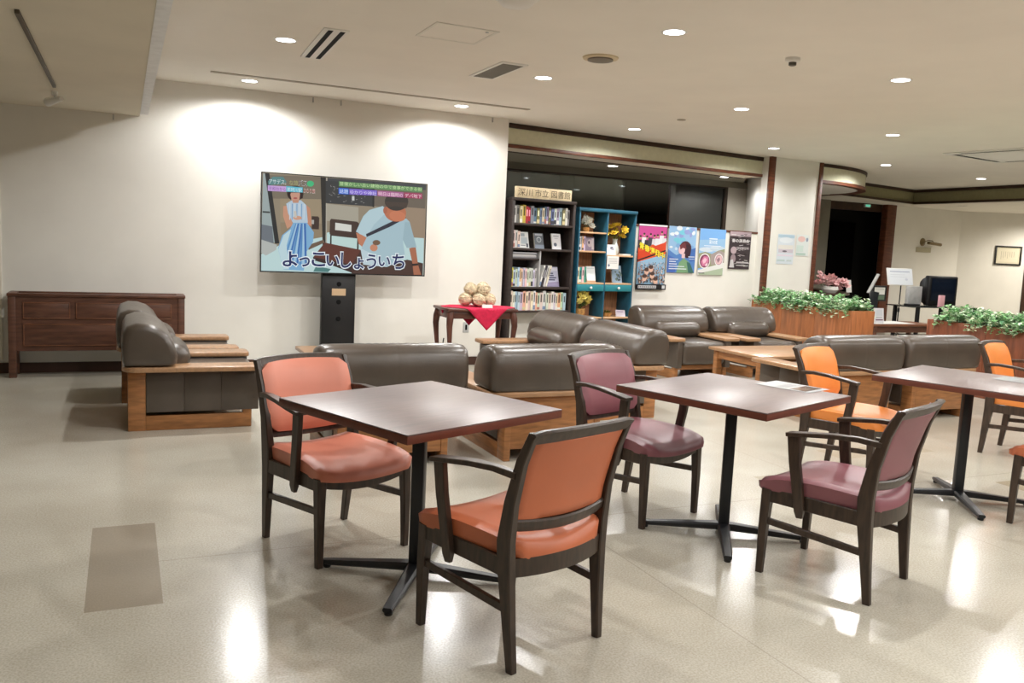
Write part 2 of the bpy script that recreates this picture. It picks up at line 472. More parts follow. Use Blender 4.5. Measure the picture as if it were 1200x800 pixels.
struct(MB().box(9.14, 14.6, 12.95, 13.05, 0, 2.447).build('wall_corridor', mat('corridor_dark', (26, 24, 22), 0.8, 0.2, noise=0.1, nscale=2), smooth=False))  # near-black colour stands in for the unlit space behind the doorway
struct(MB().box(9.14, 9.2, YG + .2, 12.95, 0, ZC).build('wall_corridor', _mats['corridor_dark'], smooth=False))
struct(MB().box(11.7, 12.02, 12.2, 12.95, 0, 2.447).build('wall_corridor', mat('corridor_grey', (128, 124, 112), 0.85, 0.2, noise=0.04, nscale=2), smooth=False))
struct(MB().box(11.18, 11.5, 11.95, 12.2, 0, 2.447, 0.004).build('trim_14', M_trimd))
struct(MB().box(12.02, 13.44, 12.3, 12.36, 2.3, 2.447).build('trim_15', M_trimd, smooth=False))
dr = bpy.data.objects.new('door_1', None); COL.objects.link(dr); struct(dr, 'dark doorway leaf beside the reception wall')
MB().box(12.25, 13.40, 12.88, 12.94, 0, 2.1, 0.01).build('door_leaf', mat('door_dark', (12, 11, 11), 0.9, 0.0), dr)  # near-black colour carries the darkness of the unlit opening
MB().box(12.35, 12.39, 12.83, 12.88, 1.0, 1.12, 0.008).build('door_handle', M_metal, dr)
sg = thing('exit_sign', 'small green lit emergency sign above the dark doorway', 'sign', (13.0, 12.24, 2.40))
MB().box(-0.07, 0.07, 0, 0.05, -0.03, 0.03, 0.005).build('housing', M_white, sg)
MB().box(-0.06, 0.06, -0.004, 0.0, -0.02, 0.02).build('lit_face', emit('exit_green', (120, 230, 190), 0.6), sg, smooth=False)

# ---------------------------------------------------------------- ceiling fittings
M_lens = emit('downlight_lens', (250, 252, 255), 14.0)
def make_downlight(label):
    t = thing('downlight', label, 'ceiling light', group=None)
    MB().lathe([(0.066, -0.001), (0.082, -0.003), (0.083, 0.0), (0.083, 0.004), (0.066, 0.004)], 28, closed_caps=False).build('trim_ring', M_white, t)
    MB().lathe([(0.067, 0.0), (0.060, 0.0), (0.03, -0.002), (0.001, -0.002)], 28, closed_caps=True).build('lens', M_lens, t)
    return t
def lamp(x, y, e, z=ZC - 0.012, ang=164, blend=0.42, col=(1.0, 0.995, 0.982)):
    ld = bpy.data.lights.new('downlight_lamp', 'SPOT'); ld.energy = e; ld.spot_size = R(ang); ld.spot_blend = blend
    ld.shadow_soft_size = 0.04; ld.color = col
    lo = bpy.data.objects.new('downlight_lamp', ld); COL.objects.link(lo); lo.location = (x, y, z)
    return lo
EL = 118.0
DL = [((1.05, 8.26), 'lit round downlight in the ceiling above the left of the television wall', .8),
      ((1.05, 6.36), 'lit round downlight beside the long two-slot air vent', 1.0),
      ((3.12, 8.28), 'lit round downlight near the right end of the thin ceiling track', .8),
      ((3.13, 6.44), 'lit round downlight between the square grille and the round air diffuser', 1.0),
      ((5.30, 8.47), 'lit round downlight close above the middle of the window fascia', 1.0),
      ((3.13, 4.61), 'large lit downlight nearest the camera, right of the round air diffuser', 1.0),
      ((5.30, 6.61), 'lit round downlight straight ahead in the ceiling, near the tiny round sensor', 1.0),
      ((7.54, 8.71), 'lit round downlight directly above the wooden post of the white pillar', 0.9),
      ((5.32, 4.81), 'large lit downlight right of the smoke detector', 1.0),
      ((7.58, 6.89), 'lit downlight midway between the smoke detector side and the curved canopy', 1.0),
      ((9.89, 9.06), 'small lit downlight just right of the curved reception canopy', 0.9),
      ((12.31, 9.38), 'smallest far lit downlight in front of the dark right-hand bulkhead', 0.5),
      ((9.92, 7.20), 'lit downlight among the air-conditioner slots at the right edge', 0.9)]
proto = None
for (x, y), lab, k in DL:
    if proto is None:
        proto = make_downlight(lab); proto.location = (x, y, ZC)
    else:
        dup(proto, (x, y, ZC), 0, lab)
    lamp(x, y, EL * k)
for x in (1.05, 3.13, 5.32, 7.6):
    for y in (2.75, 0.9, -0.95, -2.8):
        dup(proto, (x, y, ZC), 0, 'round recessed downlight in the near part of the ceiling, out of the photo', 'near ceiling downlights')
        lamp(x, y, EL * (0.8 if y > 0 else 0.5) * (0.5 if x < 2 else 1.0))
dup(proto, (1.05, 4.5, ZC), 0, 'round recessed downlight in the near part of the ceiling, out of the photo', 'near ceiling downlights'); lamp(1.05, 4.5, EL * .75)
for x, y in ((9.92, 5.0), (9.92, 2.9), (7.6, 5.0), (12.3, 7.4)):
    dup(proto, (x, y, ZC), 0, 'round recessed downlight in the near part of the ceiling, out of the photo', 'near ceiling downlights'); lamp(x, y, EL * 0.7)
for (x, y), lab in (((5.93, 9.96), 'small lit downlight under the window fascia, above the teal shelf unit'), ((7.83, 10.02), 'small lit downlight under the window fascia, near its right corner')):
    dup(proto, (x, y, 2.449), 0, lab); lamp(x, y, EL * .22, 2.43)
# reception downlights under the low ceiling (right of the frame)
for x, y in ((16.6, 10.6), (15.6, 9.2)):
    dup(proto, (x, y, 2.446), 0, 'round recessed downlight in the low ceiling at the reception end', 'reception downlights'); lamp(x, y, EL * 1.45, 2.43, 164, 0.6, (1, 0.93, 0.82))
t = thing('downlight', 'unlit round downlight in the low ceiling over the reception corner', 'ceiling light', (14.2, 11.15, 2.447))
MB().lathe([(0.075, -0.001), (0.095, -0.004), (0.096, 0.0), (0.075, 0.003)], 24, closed_caps=False).build('trim_ring', M_white, t)
MB().lathe([(0.076, 0.0), (0.03, 0.001), (0.001, 0.001)], 24).build('lens', mat('dead_lens', (150, 145, 130), 0.4), t)

# long two-slot vent
t = thing('air_vent', 'long narrow white ceiling air vent with two dark slots', 'air vent', (1.31, 6.33, ZC), R(-2))
MB().box(-0.085, 0.085, -0.52, 0.52, -0.008, 0.004, 0.003).build('frame', M_white, t)
for x in (-0.035, 0.045):
    MB().box(x - 0.017, x + 0.017, -0.49, 0.49, -0.0095, -0.004).build('slot', M_dark, t, smooth=False)
# return grille
t = thing('return_grille', 'rectangular ceiling grille with grey louvres in a white frame', 'air vent', (2.70, 6.39, ZC))
MB().box(-0.11, 0.11, -0.34, 0.34, -0.008, 0.004, 0.003).build('frame', M_white, t)
mb = MB(); mb.box(-0.085, 0.085, -0.30, 0.30, -0.009, -0.006)
for i in range(14): mb.box(-0.082 + i * 0.012, -0.076 + i * 0.012, -0.30, 0.30, -0.011, -0.009)
mb.build('louvre', mat('louvre_grey', (128, 124, 114), 0.6), t, smooth=False)
# hatch
t = thing('access_hatch', 'flush square ceiling access hatch with thin frame', 'hatch', (2.0, 5.45, ZC))
mb = MB()
for a in ((-0.215, 0.215, -0.215, -0.195), (-0.215, 0.215, 0.195, 0.215), (-0.215, -0.195, -0.195, 0.195), (0.195, 0.215, -0.195, 0.195)):
    mb.box(a[0], a[1], a[2], a[3], -0.005, 0.002)
mb.build('frame', mat('hatch_frame', (222, 218, 208), 0.6), t, smooth=False)
MB().box(-0.194, 0.194, -0.194, 0.194, -0.003, 0.002).build('panel', M_ceil, t, smooth=False)
MB().lathe([(0.012, 0.0), (0.012, -0.007), (0.001, -0.008)], 12, (0.15, -0.16, 0)).build('latch', M_metal, t)
# round diffusers, detector, sensor
t = thing('air_diffuser', 'round beige ceiling air diffuser with grey centre', 'air vent', (3.12, 5.50, ZC))
MB().lathe([(0.01, -0.012), (0.105, -0.014), (0.125, -0.010), (0.13, 0.0), (0.13, 0.003)], 32).build('ring', mat('diffuser_beige', (206, 190, 158), 0.6), t)
MB().lathe([(0.092, -0.010), (0.092, -0.022), (0.05, -0.028), (0.001, -0.030)], 28).build('centre_disc', mat('diffuser_grey', (120, 112, 100), 0.6), t)
t = thing('air_diffuser', 'round white ceiling fitting cut by the top edge of the photo', 'air vent', (1.98, 4.46, ZC))
MB().lathe([(0.115, 0.0), (0.115, -0.02), (0.08, -0.05), (0.001, -0.056)], 32).build('dome', M_white, t)
MB().lathe([(0.13, 0.002), (0.13, -0.01), (0.114, -0.012), (0.114, 0.0)], 32, closed_caps=False).build('ring', M_white, t)
t = thing('smoke_detector', 'small white ceiling smoke detector with dark underside', 'smoke detector', (4.19, 4.72, ZC))
MB().lathe([(0.05, 0.0), (0.05, -0.02), (0.042, -0.028), (0.001, -0.03)], 24).build('housing', M_white, t)
MB().lathe([(0.026, -0.028), (0.026, -0.048), (0.018, -0.052), (0.001, -0.053)], 20).build('sensor_head', mat('det_dark', (88, 82, 72), 0.5), t)
MB().lathe([(0.045, 0.0), (0.045, -0.006), (0.001, -0.008)], 20, (0, 0, 0)).build('ceiling_sensor', mat('sensor_grey', (150, 138, 116), 0.6)).location = (5.26, 7.51, ZC)
tag(bpy.data.objects['ceiling_sensor'], 'tiny flat round sensor on the ceiling before the window fascia', 'sensor')
# thin recessed curtain track parallel to the back wall
t = MB().box(0.69, 3.74, 7.96, 8.02, ZC - 0.006, ZC + 0.004).build('ceiling_track', mat('track_brown', (150, 140, 122), 0.6), smooth=False)
tag(t, 'long thin recessed track in the ceiling parallel to the television wall', 'ceiling track')
# cassette air conditioner
t = thing('air_conditioner', 'ceiling cassette air conditioner with dark slots at the right edge', 'air conditioner', (9.9, 7.05, ZC), R(8))
MB().box(-0.62, 0.62, -0.62, 0.62, -0.014, -0.0005, 0.004).build('panel', M_white, t)
for a in ((-0.5, 0.5, -0.56, -0.50), (-0.5, 0.5, 0.50, 0.56), (-0.56, -0.50, -0.45, 0.45), (0.50, 0.56, -0.45, 0.45)):
    MB().box(a[0], a[1], a[2], a[3], -0.014, -0.008).build('slot', mat('slot_grey', (96, 92, 84), 0.6), t, smooth=False)
# track spot in the low soffit at the left
t = thing('track_light', 'thin dark lighting track with a small spotlight under the low soffit', 'track light', (-0.46, 6.1, ZS))
MB().box(-0.011, 0.011, -1.25, 1.2, -0.02, 0.001, 0.002).build('track', mat('track_dark', (84, 74, 60), 0.5), t)
MB().lathe([(0.022, 0.0), (0.022, -0.03), (0.012, -0.034), (0.001, -0.035)], 14, (-0.02, 1.55, 0)).build('ceiling_rose', M_white, t)
MB().tube([(-0.02, 1.55, -0.03), (-0.02, 1.57, -0.06)], 0.007).build('stem', M_metal, t)
MB().tube([(0.03, 1.50, -0.055), (-0.075, 1.64, -0.075)], [0.018, 0.034], 14).build('lamp_head', M_white, t)
MB().box(-1.9, 1.9, -0.1, 0.1, 0, 0.001)
# small picture hooks along the top of the back wall
for x, lab in ((-0.08, 'tiny metal picture hook on the wall under the low soffit'), (1.72, 'tiny metal picture hook, left one of the pair above the television'), (2.0, 'tiny metal picture hook, right one of the pair above the television'), (3.66, 'tiny metal picture hook near the right end of the television wall')):
    o = MB().box(-0.005, 0.005, -0.02, 0.001, -0.05, 0, 0.002).build('picture_hook', M_metal)
    o.location = (x, 8.748, (ZS if x < 0.1 else ZC) - 0.006); tag(o, lab, 'hook')

# ================================================================= FURNITURE
# ---------------------------------------------------------------- dining armchairs
def make_armchair(label, vinyl, group):
    t = thing('dining_armchair', label, 'chair', group=group)
    # legs
    for s in (-1, 1):
        MB().bar([(s * .222, .222, 0), (s * .222, .219, .20), (s * .218, .212, .375)], [(.028, .028), (.036, .036), (.045, .045)]).build('front_leg', M_chair, t)
        MB().bar([(s * .208, -.238, 0), (s * .214, -.222, .16), (s * .220, -.205, .34), (s * .224, -.203, .43), (s * .226, -.222, .56), (s * .228, -.262, .70), (s * .226, -.305, .795)],
                 [(.026, .030), (.032, .040), (.034, .058), (.033, .062), (.028, .048), (.025, .036), (.022, .028)]).build('rear_leg', M_chair, t)
        MB().bar([(s * .215, -.22, .205), (s * .222, .215, .235)], [(.018, .028)] * 2).build('stretcher', M_chair, t)
        # armrest with flattened front
        MB().bar([(s * .232, -.245, .655), (s * .245, -.16, .664), (s * .254, -.06, .660), (s * .258, .04, .648), (s * .258, .125, .636)],
                 [(.024, .024), (.032, .020), (.044, .018), (.054, .017), (.056, .016)]).build('armrest', M_chair, t)
        MB().bar([(s * .258, .100, .634), (s * .254, .088, .52), (s * .248, .068, .40), (s * .244, .056, .315), (s * .243, .054, .288)],
                 [(.022, .052), (.024, .048), (.026, .044), (.025, .040), (.016, .026)]).build('arm_post', M_chair, t)
    # seat rails
    mb = MB()
    for s in (-1, 1):
        mb.bar([(s * .222, -.20, .345), (s * .222, .21, .352)], [(.024, .062)] * 2)
    n = 11
    rr = []
    for i in range(n):                                   # curved front rail (sags in the middle)
        x = -.215 + .43 * i / (n - 1); d = (x / .215) ** 2
        zb = .306 + .030 * d; zt = .352 + .024 * d
        rr.append([(x, .205, zb), (x, .228, zb), (x, .228, zt), (x, .205, zt)])
    mb.loft(rr)
    rr = []
    for i in range(n):                                   # rear rail bowed backwards
        x = -.215 + .43 * i / (n - 1); y = -.255 + .045 * (x / .215) ** 2
        rr.append([(x, y - .012, .312), (x, y + .012, .312), (x, y + .012, .374), (x, y - .012, .374)])
    mb.loft(rr)
    mb.build('seat_rail', M_chair, t)
    # seat pad: saddle shaped grid, rounded at all edges
    nx, ny = 17, 17
    top = []; bot = []
    for j in range(ny):
        v = j / (ny - 1); rt = []; rb = []
        y = -.235 + .505 * v
        hw = .218 + .03 * v
        if v < .12: hw *= .86 + .14 * math.sqrt(max(0, 1 - (1 - v / .12) ** 2))
        if v > .84: hw *= .80 + .20 * math.sqrt(max(0, 1 - ((v - .84) / .16) ** 2))
        for i in range(nx):
            u = -1 + 2 * i / (nx - 1); x = u * hw
            yb = y - (.03 * (1 - u * u) if v < .3 else 0) * (1 - v / .3 if v < .3 else 0)
            sag = .026 * u * u * (1 - .35 * max(0, (v - .6) / .4))
            ed = min(1, (1 - abs(u)) / .10); ev = min(1, min(v, (1 - v)) / .08)
            rnd = math.sqrt(max(0, 1 - (1 - ed) ** 2)) * math.sqrt(max(0, 1 - (1 - ev) ** 2))
            zt = .402 + sag + .010 * math.sin(PI * min(1, v * 1.1)) + .018 * rnd - .024 * max(0, (v - .72) / .28) ** 2
            zb = .346 + sag * .9 + .006
            rt.append((x, yb, max(zt, zb + .012))); rb.append((x * .97, yb, zb))
        top.append(rt); bot.append(rb)
    vs = [p for r in top for p in r] + [p for r in bot for p in r]
    fs = []; o = nx * ny
    for j in range(ny - 1):
        for i in range(nx - 1):
            a = j * nx + i
            fs.append((a, a + 1, a + nx + 1, a + nx)); fs.append((o + a, o + a + nx, o + a + nx + 1, o + a + 1))
    for i in range(nx - 1):
        fs.append((i, o + i, o + i + 1, i + 1)); a = (ny - 1) * nx + i; fs.append((a, a + 1, o + a + 1, o + a))
    for j in range(ny - 1):
        a = j * nx; fs.append((a, a + nx, o + a + nx, o + a)); a = j * nx + nx - 1; fs.append((a, o + a, o + a + nx, a + nx))
    MB().add(vs, fs).build('seat', vinyl, t, angle=70)
    # backrest: curved pad between the posts, top and bottom rail
    def bk(z):                                           # y of the back plane at height z
        zs = [.43, .56, .70, .795, .82]; ys = [-.203, -.222, -.262, -.305, -.315]
        for k in range(4):
            if z <= zs[k + 1]: return ys[k] + (ys[k + 1] - ys[k]) * (z - zs[k]) / (zs[k + 1] - zs[k])
        return ys[-1]
    def bow(u): return -.034 * (1 - u * u)
    nx, nz = 15, 11
    F = []; B = []
    for j in range(nz):
        w = j / (nz - 1)
        for i in range(nx):
            u = -1 + 2 * i / (nx - 1)
            zb = .492 - .014 * (1 - u * u); zt = .789 + .006 * (1 - u * u)
            z = zb + (zt - zb) * w; cw = min(w, 1 - w) * .285; ins = .04 - math.sqrt(max(0, .0016 - (.04 - cw) ** 2)) if cw < .04 else 0
            x = u * (.223 + .002 * w - ins); xb = u * (.206 + .003 * w - ins * .5)
            e = min(1, (1 - abs(u)) / .16) * 1.0; g = min(1, min(w, 1 - w) / .14)
            puff = .020 * math.sqrt(max(0, 1 - (1 - e) ** 2)) * math.sqrt(max(0, 1 - (1 - g) ** 2))
            y = bk(z) + bow(u)
            F.append((x, y + .023 + puff * .9, z)); zr = .498 + (.768 - .498) * w; B.append((u * (.206 + .003 * w), bk(zr) + bow(u) - .010, zr))
    vs = F + B; o = nx * nz; fs = []
    for j in range(nz - 1):
        for i in range(nx - 1):
            a = j * nx + i
            fs.append((a, a + nx, a + nx + 1, a + 1)); fs.append((o + a, o + a + 1, o + a + nx + 1, o + a + nx))
    for i in range(nx - 1):
        fs.append((i, i + 1, o + i + 1, o + i)); a = (nz - 1) * nx + i; fs.append((a, o + a, o + a + 1, a + 1))
    for j in range(nz - 1):
        a = j * nx; fs.append((a, o + a, o + a + nx, a + nx)); a = j * nx + nx - 1; fs.append((a, a + nx, o + a + nx, o + a))
    MB().add(vs, fs).build('backrest', vinyl, t, angle=60)
    for nm, z0, z1, dz in (('top_rail', .762, .806, .006), ('back_rail', .466, .506, -.014)):
        rr = []
        for i in range(13):
            u = -1 + 2 * i / 12; x = u * .236 if nm == 'top_rail' else u * .222
            d = dz * (1 - u * u); y0 = bk(z0) + bow(u); y1 = bk(z1) + bow(u); th = .015
            c = .006
            a0 = z0 + d; a1 = z1 + d + (0 if nm == 'back_rail' else -.006 * (abs(u) > .95))
            rr.append([(x, y0 - th, a0 + c), (x, y0 - th + c, a0), (x, y0 + th - c, a0), (x, y0 + th, a0 + c), (x, y1 + th, a1 - c), (x, y1 + th - c, a1), (x, y1 - th + c, a1), (x, y1 - th, a1 - c)])
        MB().loft(rr).build(nm, M_chair, t)
    return t

GC = 'dark-framed dining armchairs'
salmon = make_armchair('salmon pink armchair with dark frame, facing the camera at the left dining table', M_salm, GC)
salmon.location = (.857, 3.675, 0); salmon.rotation_euler.z = R(-69.5 - 90)
def chair(x, y, ang, lab, vin):
    return dup(salmon, (x, y, 0), R(ang - 90), lab, GC, {M_salm: vin})
chair(1.245, 2.63, 109, 'orange armchair seen from behind, nearest the camera at the left dining table', M_oran)
chair(2.46, 3.70, -71, 'plum armchair facing the camera behind the middle dining table', M_plum)
chair(2.805, 2.66, 112, 'plum armchair seen from behind at the right side of the middle dining table', M_plum)
chair(4.16, 3.88, -70, 'bright orange armchair between the middle and right dining tables, facing the camera', M_tang)
chair(6.01, 3.98, -72, 'bright orange armchair half cut by the photo edge, behind the right dining table', M_tang)
chair(4.62, 2.78, 110, 'orange chair at the right photo edge, only front leg and seat corner showing', M_oran)

# ---------------------------------------------------------------- dining tables
def make_table(label):
    t = thing('dining_table', label, 'table', group='square dining tables')
    MB().box(-.40, .40, -.40, .40, .712, .717, 0.002).build('table_top', M_table, t)
    MB().box(-.40, .40, -.40, .40, .682, .7118, .002).build('table_edge', M_tedge, t)
    mb = MB(); mb.box(-.026, .026, -.026, .026, .04, .672, .006, M=Matrix.Rotation(R(35), 4, 'Z'))
    mb.build('pole', M_blackm, t)
    MB().box(-.17, .17, -.17, .17, .672, .682, .003, M=Matrix.Rotation(R(35), 4, 'Z')).build('mounting_plate', M_blackm, t)
    for k in range(4):
        a = R(35 + 90 * k); d = Vector((math.cos(a), math.sin(a), 0)); w = Vector((-d.y, d.x, 0))
        path = [d * .0 + Vector((0, 0, .045)), d * .05 + Vector((0, 0, .043)), d * .2 + Vector((0, 0, .034)), d * .365 + Vector((0, 0, .024)), d * .395 + Vector((0, 0, .023))]
        leg = MB().bar(path, [(.062, .034), (.058, .034), (.048, .028), (.040, .022), (.036, .018)], xdir=w, chamfer=.5).build('base_leg', M_blackm, t)
        MB().lathe([(.014, 0), (.016, .003), (.016, .014), (.013, .018)], 14, tuple(d * .378)).build('foot_pad', M_black, leg)
    return t
tb = make_table('dark square pedestal table at left, between the salmon and the orange armchair')
tb.location = (1.08, 3.19, 0); tb.rotation_euler.z = R(22)
dup(tb, (2.67, 3.23, 0), R(20), 'dark square pedestal table in the middle with a clear leaflet sheet on it')
dup(tb, (4.43, 3.31, 0), R(21), 'dark square pedestal table at the right edge of the photo')

def leaflet(label, cx, cy, z, rz):
    p = Pic((-.105, .148, .0008), (.21, 0, 0), (0, -.297, 0))
    p.rect(0, 0, 1, 1, (214, 216, 218)); p.rect(.06, .05, .94, .30, (198, 204, 208)); p.rect(.1, .6, .9, .9, (120, 104, 98)); p.rect(.15, .65, .5, .85, (150, 128, 112))
    for i in range(5): p.rect(.1, .34 + .045 * i, .85 - .1 * (i % 2), .355 + .045 * i, (160, 160, 165))
    o = p.build('leaflet', attr_mat('glossy_sheet', None, 0.12))
    o.location = (cx, cy, z); o.rotation_euler.z = rz
    return tag(o, label, 'leaflet')
leaflet('glossy clear-sleeved leaflet lying on the middle dining table', 3.06, 3.26, .718, R(18))
leaflet('glossy leaflet lying on the right dining table near the photo edge', 4.72, 3.17, .718, R(16))

# ---------------------------------------------------------------- lounge chairs
def make_lounge(label):
    t = thing('lounge_chair', label, 'armchair', group='brown leather lounge chairs')
    for s in (-1, 1):
        mb = MB()
        x0, x1 = (s * .30, s * .345) if s > 0 else (s * .345, s * .30)
        mb.box(x0, x1, -.41, -.30, 0, .412, .004)
        mb.box(x0, x1, -.30, .385, 0, .10, .004)
        mb.box(x0, x1, .325, .385, .09, .15, .003)
        mb.build('side_frame', M_oak, t)
        mb = MB(); xa, xb = (.288, .352) if s > 0 else (-.352, -.288)
        for y0, y1 in ((-.298, -.0595), (-.059, .1805), (.181, .43)):
            mb.box(xa, xb, y0, y1, .125, .408, .003)
        mb.build('side_panel', M_leath, t)
    mb = MB(); mb.box(-.30, .30, -.405, -.375, .075, .412, .003)
    mb.build('back_panel', M_oak, t)
    mb = MB(); mb.box(-.30, .30, .33, .37, .10, .15, .004); mb.build('front_rail', M_oak, t)
    # U-shaped arm board running round the back
    def arc(cx, cy, r, a0, a1, n=6): return [(cx + r * math.cos(R(a0 + (a1 - a0) * i / n)), cy + r * math.sin(R(a0 + (a1 - a0) * i / n))) for i in range(n + 1)]
    out = arc(-.36, -.345, .10, 180, 270) + arc(.36, -.345, .10, 270, 360) + arc(.435, .415, .03, 0, 90, 3) + arc(.285, .415, .03, 90, 180, 3)
    inn = [(.255, -.30), (-.255, -.30)]
    out = out + inn + arc(-.285, .415, .03, 0, 90, 3) + arc(-.435, .415, .03, 90, 180, 3)
    MB().prism(out, .412, .447, bev=.009, seg=2).build('arm_board', M_oakt, t)
    # seat cushion
    mb = MB(); mb.box(-.286, .286, -.30, .445, .155, .405, .055, seg=4); mb.build('seat_cushion', M_leath, t, angle=60)
    # lower back roll with pleats
    rr = []
    for i in range(27):
        u = -1 + 2 * i / 26; x = u * .29
        k = (1 - abs(u) ** 8) ** .5 * .35 + .65 if abs(u) < 1 else .5
        pl = 1 + (.022 if i % 2 else -.022) * (abs(u) < .85)
        rr.append([(x, -.14 + .13 * k * pl * math.cos(a), .485 + .10 * k * pl * math.sin(a)) for a in [2 * PI * q / 14 for q in range(14)]])
    MB().loft(rr).build('lumbar_roll', M_leath, t, angle=70)
    # big back cushion across the full width
    prof = [(-.43, .452), (-.442, .49), (-.448, .58), (-.440, .668), (-.415, .712), (-.36, .734), (-.29, .732), (-.22, .708), (-.165, .66), (-.125, .59), (-.105, .52), (-.11, .468), (-.15, .450), (-.28, .448)]
    cy = sum(p[0] for p in prof) / len(prof); cz = .57
    us = [-1, -.985, -.955, -.90, -.80, -.6] + [-.45 + .05 * q for q in range(9)] + [-.02, 0, .02] + [.05 + .05 * q for q in range(9)] + [.6, .8, .90, .955, .985, 1]
    rr = []
    for u in us:
        e = max(0, (abs(u) - .88) / .12); k = 1 - .22 * (1 - math.sqrt(max(0, 1 - e * e))) if e > 0 else 1
        if abs(u) == 1: k = .72
        seam = .994 if u == 0 else 1.0
        wr = .985 if (abs(u) < .44 and u != 0 and int(round(abs(u) / .05)) % 2) else 1.0
        puff = 1 + .02 * math.cos(u * PI / 2)
        ring = []
        for y, z in prof:
            zz = cz + (z - cz) * k * puff; yy = cy + (y - cy) * k * puff
            if y > -.33 and wr < 1: zz = cz + (zz - cz) * wr; yy = cy + (yy - cy) * wr
            if seam < 1: yy = cy + (yy - cy) * seam; zz = cz + (zz - cz) * seam
            ring.append((u * .462, yy, max(zz, .449)))
        rr.append(ring)
    MB().loft(rr).build('back_cushion', M_leath, t, angle=70)
    return t

lg = make_lounge('brown leather lounge chair facing right, nearer one of the pair by the left wooden stand')
lg.location = (.43, 6.46, 0); lg.rotation_euler.z = R(-90)
def lounge(x, y, ang, lab): return dup(lg, (x, y, 0), R(ang - 90), lab)
lounge(.39, 7.46, 0, 'brown leather lounge chair facing right, farther one nearest the television wall')
lounge(1.475, 5.25, 90, 'brown leather lounge chair seen from behind, just behind the salmon armchair')
lounge(2.515, 5.18, 90, 'brown leather lounge chair seen from behind, right behind the plum armchair')
lounge(3.55, 6.10, 181, 'brown leather lounge chair facing left, nearer one of the pair before the bookcases')
lounge(3.52, 7.10, 181, 'brown leather lounge chair facing left, next to the red-clothed table and dark bookcase')
lounge(5.71, 7.86, -90, 'brown leather lounge chair facing the camera under the posters, left one')
lounge(6.70, 7.84, -89, 'brown leather lounge chair facing the camera under the posters, right one by the planter')
lounge(5.62, 5.60, 90, 'brown leather lounge chair seen from behind, left one behind the bright orange armchair')
lounge(6.58, 5.60, 90, 'brown leather lounge chair seen from behind, right one in front of the far planter')

# coffee tables
def make_coffee(label, L, W, H):
    t = thing('coffee_table', label, 'coffee table', group='low oak coffee tables')
    MB().box(-L / 2, L / 2, -W / 2, W / 2, H - .03, H, .006).build('table_top', M_oakt, t)
    mb = MB()
    mb.box(-L / 2 + .06, L / 2 - .06, -W / 2 + .05, -W / 2 + .075, H - .11, H - .03); mb.box(-L / 2 + .06, L / 2 - .06, W / 2 - .075, W / 2 - .05, H - .11, H - .03)
    mb.box(-L / 2 + .05, -L / 2 + .075, -W / 2 + .06, W / 2 - .06, H - .11, H - .03); mb.box(L / 2 - .075, L / 2 - .05, -W / 2 + .06, W / 2 - .06, H - .11, H - .03)
    mb.build('apron', M_oak, t, smooth=False)
    for sx in (-1, 1):
        for sy in (-1, 1):
            x = sx * (L / 2 - .07); y = sy * (W / 2 - .07)
            MB().box(x - .03, x + .03, y - .03, y + .03, 0, H - .03, .004).build('leg', M_oak, t)
    return t
c = make_coffee('low oak coffee table in the right seating group under the posters', 1.25, .78, .43); c.location = (6.0, 6.55, 0)
c2 = dup(c, (1.93, 6.80, 0), 0, 'low oak coffee table in the left seating group, one corner showing')

# ---------------------------------------------------------------- left wooden stand
t = thing('wooden_stand', 'reddish-brown panelled wooden stand on legs against the left of the wall', 'stand', (-.2, 8.58, 0))
W2 = .685
mb = MB()
for s in (-1, 1):
    for y in (-.13, .10):
        MB().box(s * W2 - .03, s * W2 + .03, y, y + .05, 0, .735, .004).build('leg', M_red, t)
MB().box(-W2 + .03, W2 - .03, -.125, -.105, .235, .715).build('front_panel', M_red, t, smooth=False)
MB().box(-W2 + .03, W2 - .03, .115, .135, .235, .715).build('rear_panel', M_red, t, smooth=False)
MB().box(-W2 + .03, W2 - .03, -.105, .115, .235, .26).build('tray', M_dark, t, smooth=False)
mb = MB(); mb.box(-W2 - .035, W2 + .035, -.14, -.09, .715, .742, .005); mb.box(-W2 - .035, W2 + .035, .10, .15, .715, .742, .005)
for s in (-1, 1): mb.box(s * W2 - .035, s * W2 + .035, -.09, .10, .715, .742, .004)
mb.build('top_frame', M_red, t)
M_red2 = mat('cabinet_panel', (122, 78, 54), 0.4, 0.45, noise=0.12, nscale=6, stretch=(1, 1, 6))
for x0, x1, z0, z1 in ((-.60, -.235, .52, .665), (-.19, .19, .52, .665), (.235, .60, .52, .665), (-.60, .60, .28, .475)):
    p = MB().box(x0, x1, -.133, -.124, z0, z1, .004).build('raised_panel', M_red, t)
    mb = MB()
    for a in ((x0, x1, z0, z0 + .008), (x0, x1, z1 - .008, z1), (x0, x0 + .008, z0, z1), (x1 - .008, x1, z0, z1)):
        mb.box(a[0], a[1], -.137, -.132, a[2], a[3], .002)
    mb.build('moulding', M_red2, p)

# ---------------------------------------------------------------- television on its stand
t = thing('tv_stand', 'black column stand with cable holes carrying the big television', 'tv stand', (1.965, 8.50, 0))
MB().box(-.17, .17, .0, .07, .02, 1.05, .008).build('column', M_black, t)
MB().box(-.42, .42, -.22, .20, 0, .025, .008).build('base_plate', M_black, t)
for z in (.88, .70, .53):
    MB().lathe([(.024, 0), (.024, -.004), (.017, -.005), (.001, -.005)], 18).build('cable_hole', M_dark, t).matrix_local = Matrix.Translation((0, -.001, z)) @ Matrix.Rotation(R(-90), 4, 'X')
p = MB().box(-.07, .07, -.004, 0.0, .765, .835, .001).build('notice_label', mat('tan_label', (206, 176, 140), 0.6), t, smooth=False)
X0, X1, Z0, Z1 = 1.19, 2.845, .983, 1.932
t = thing('television', 'large flat-screen television showing a seated woman and a bending man', 'television', (1.965, 8.50, .98))
t.location = ((X0 + X1) / 2, 8.45, Z0)
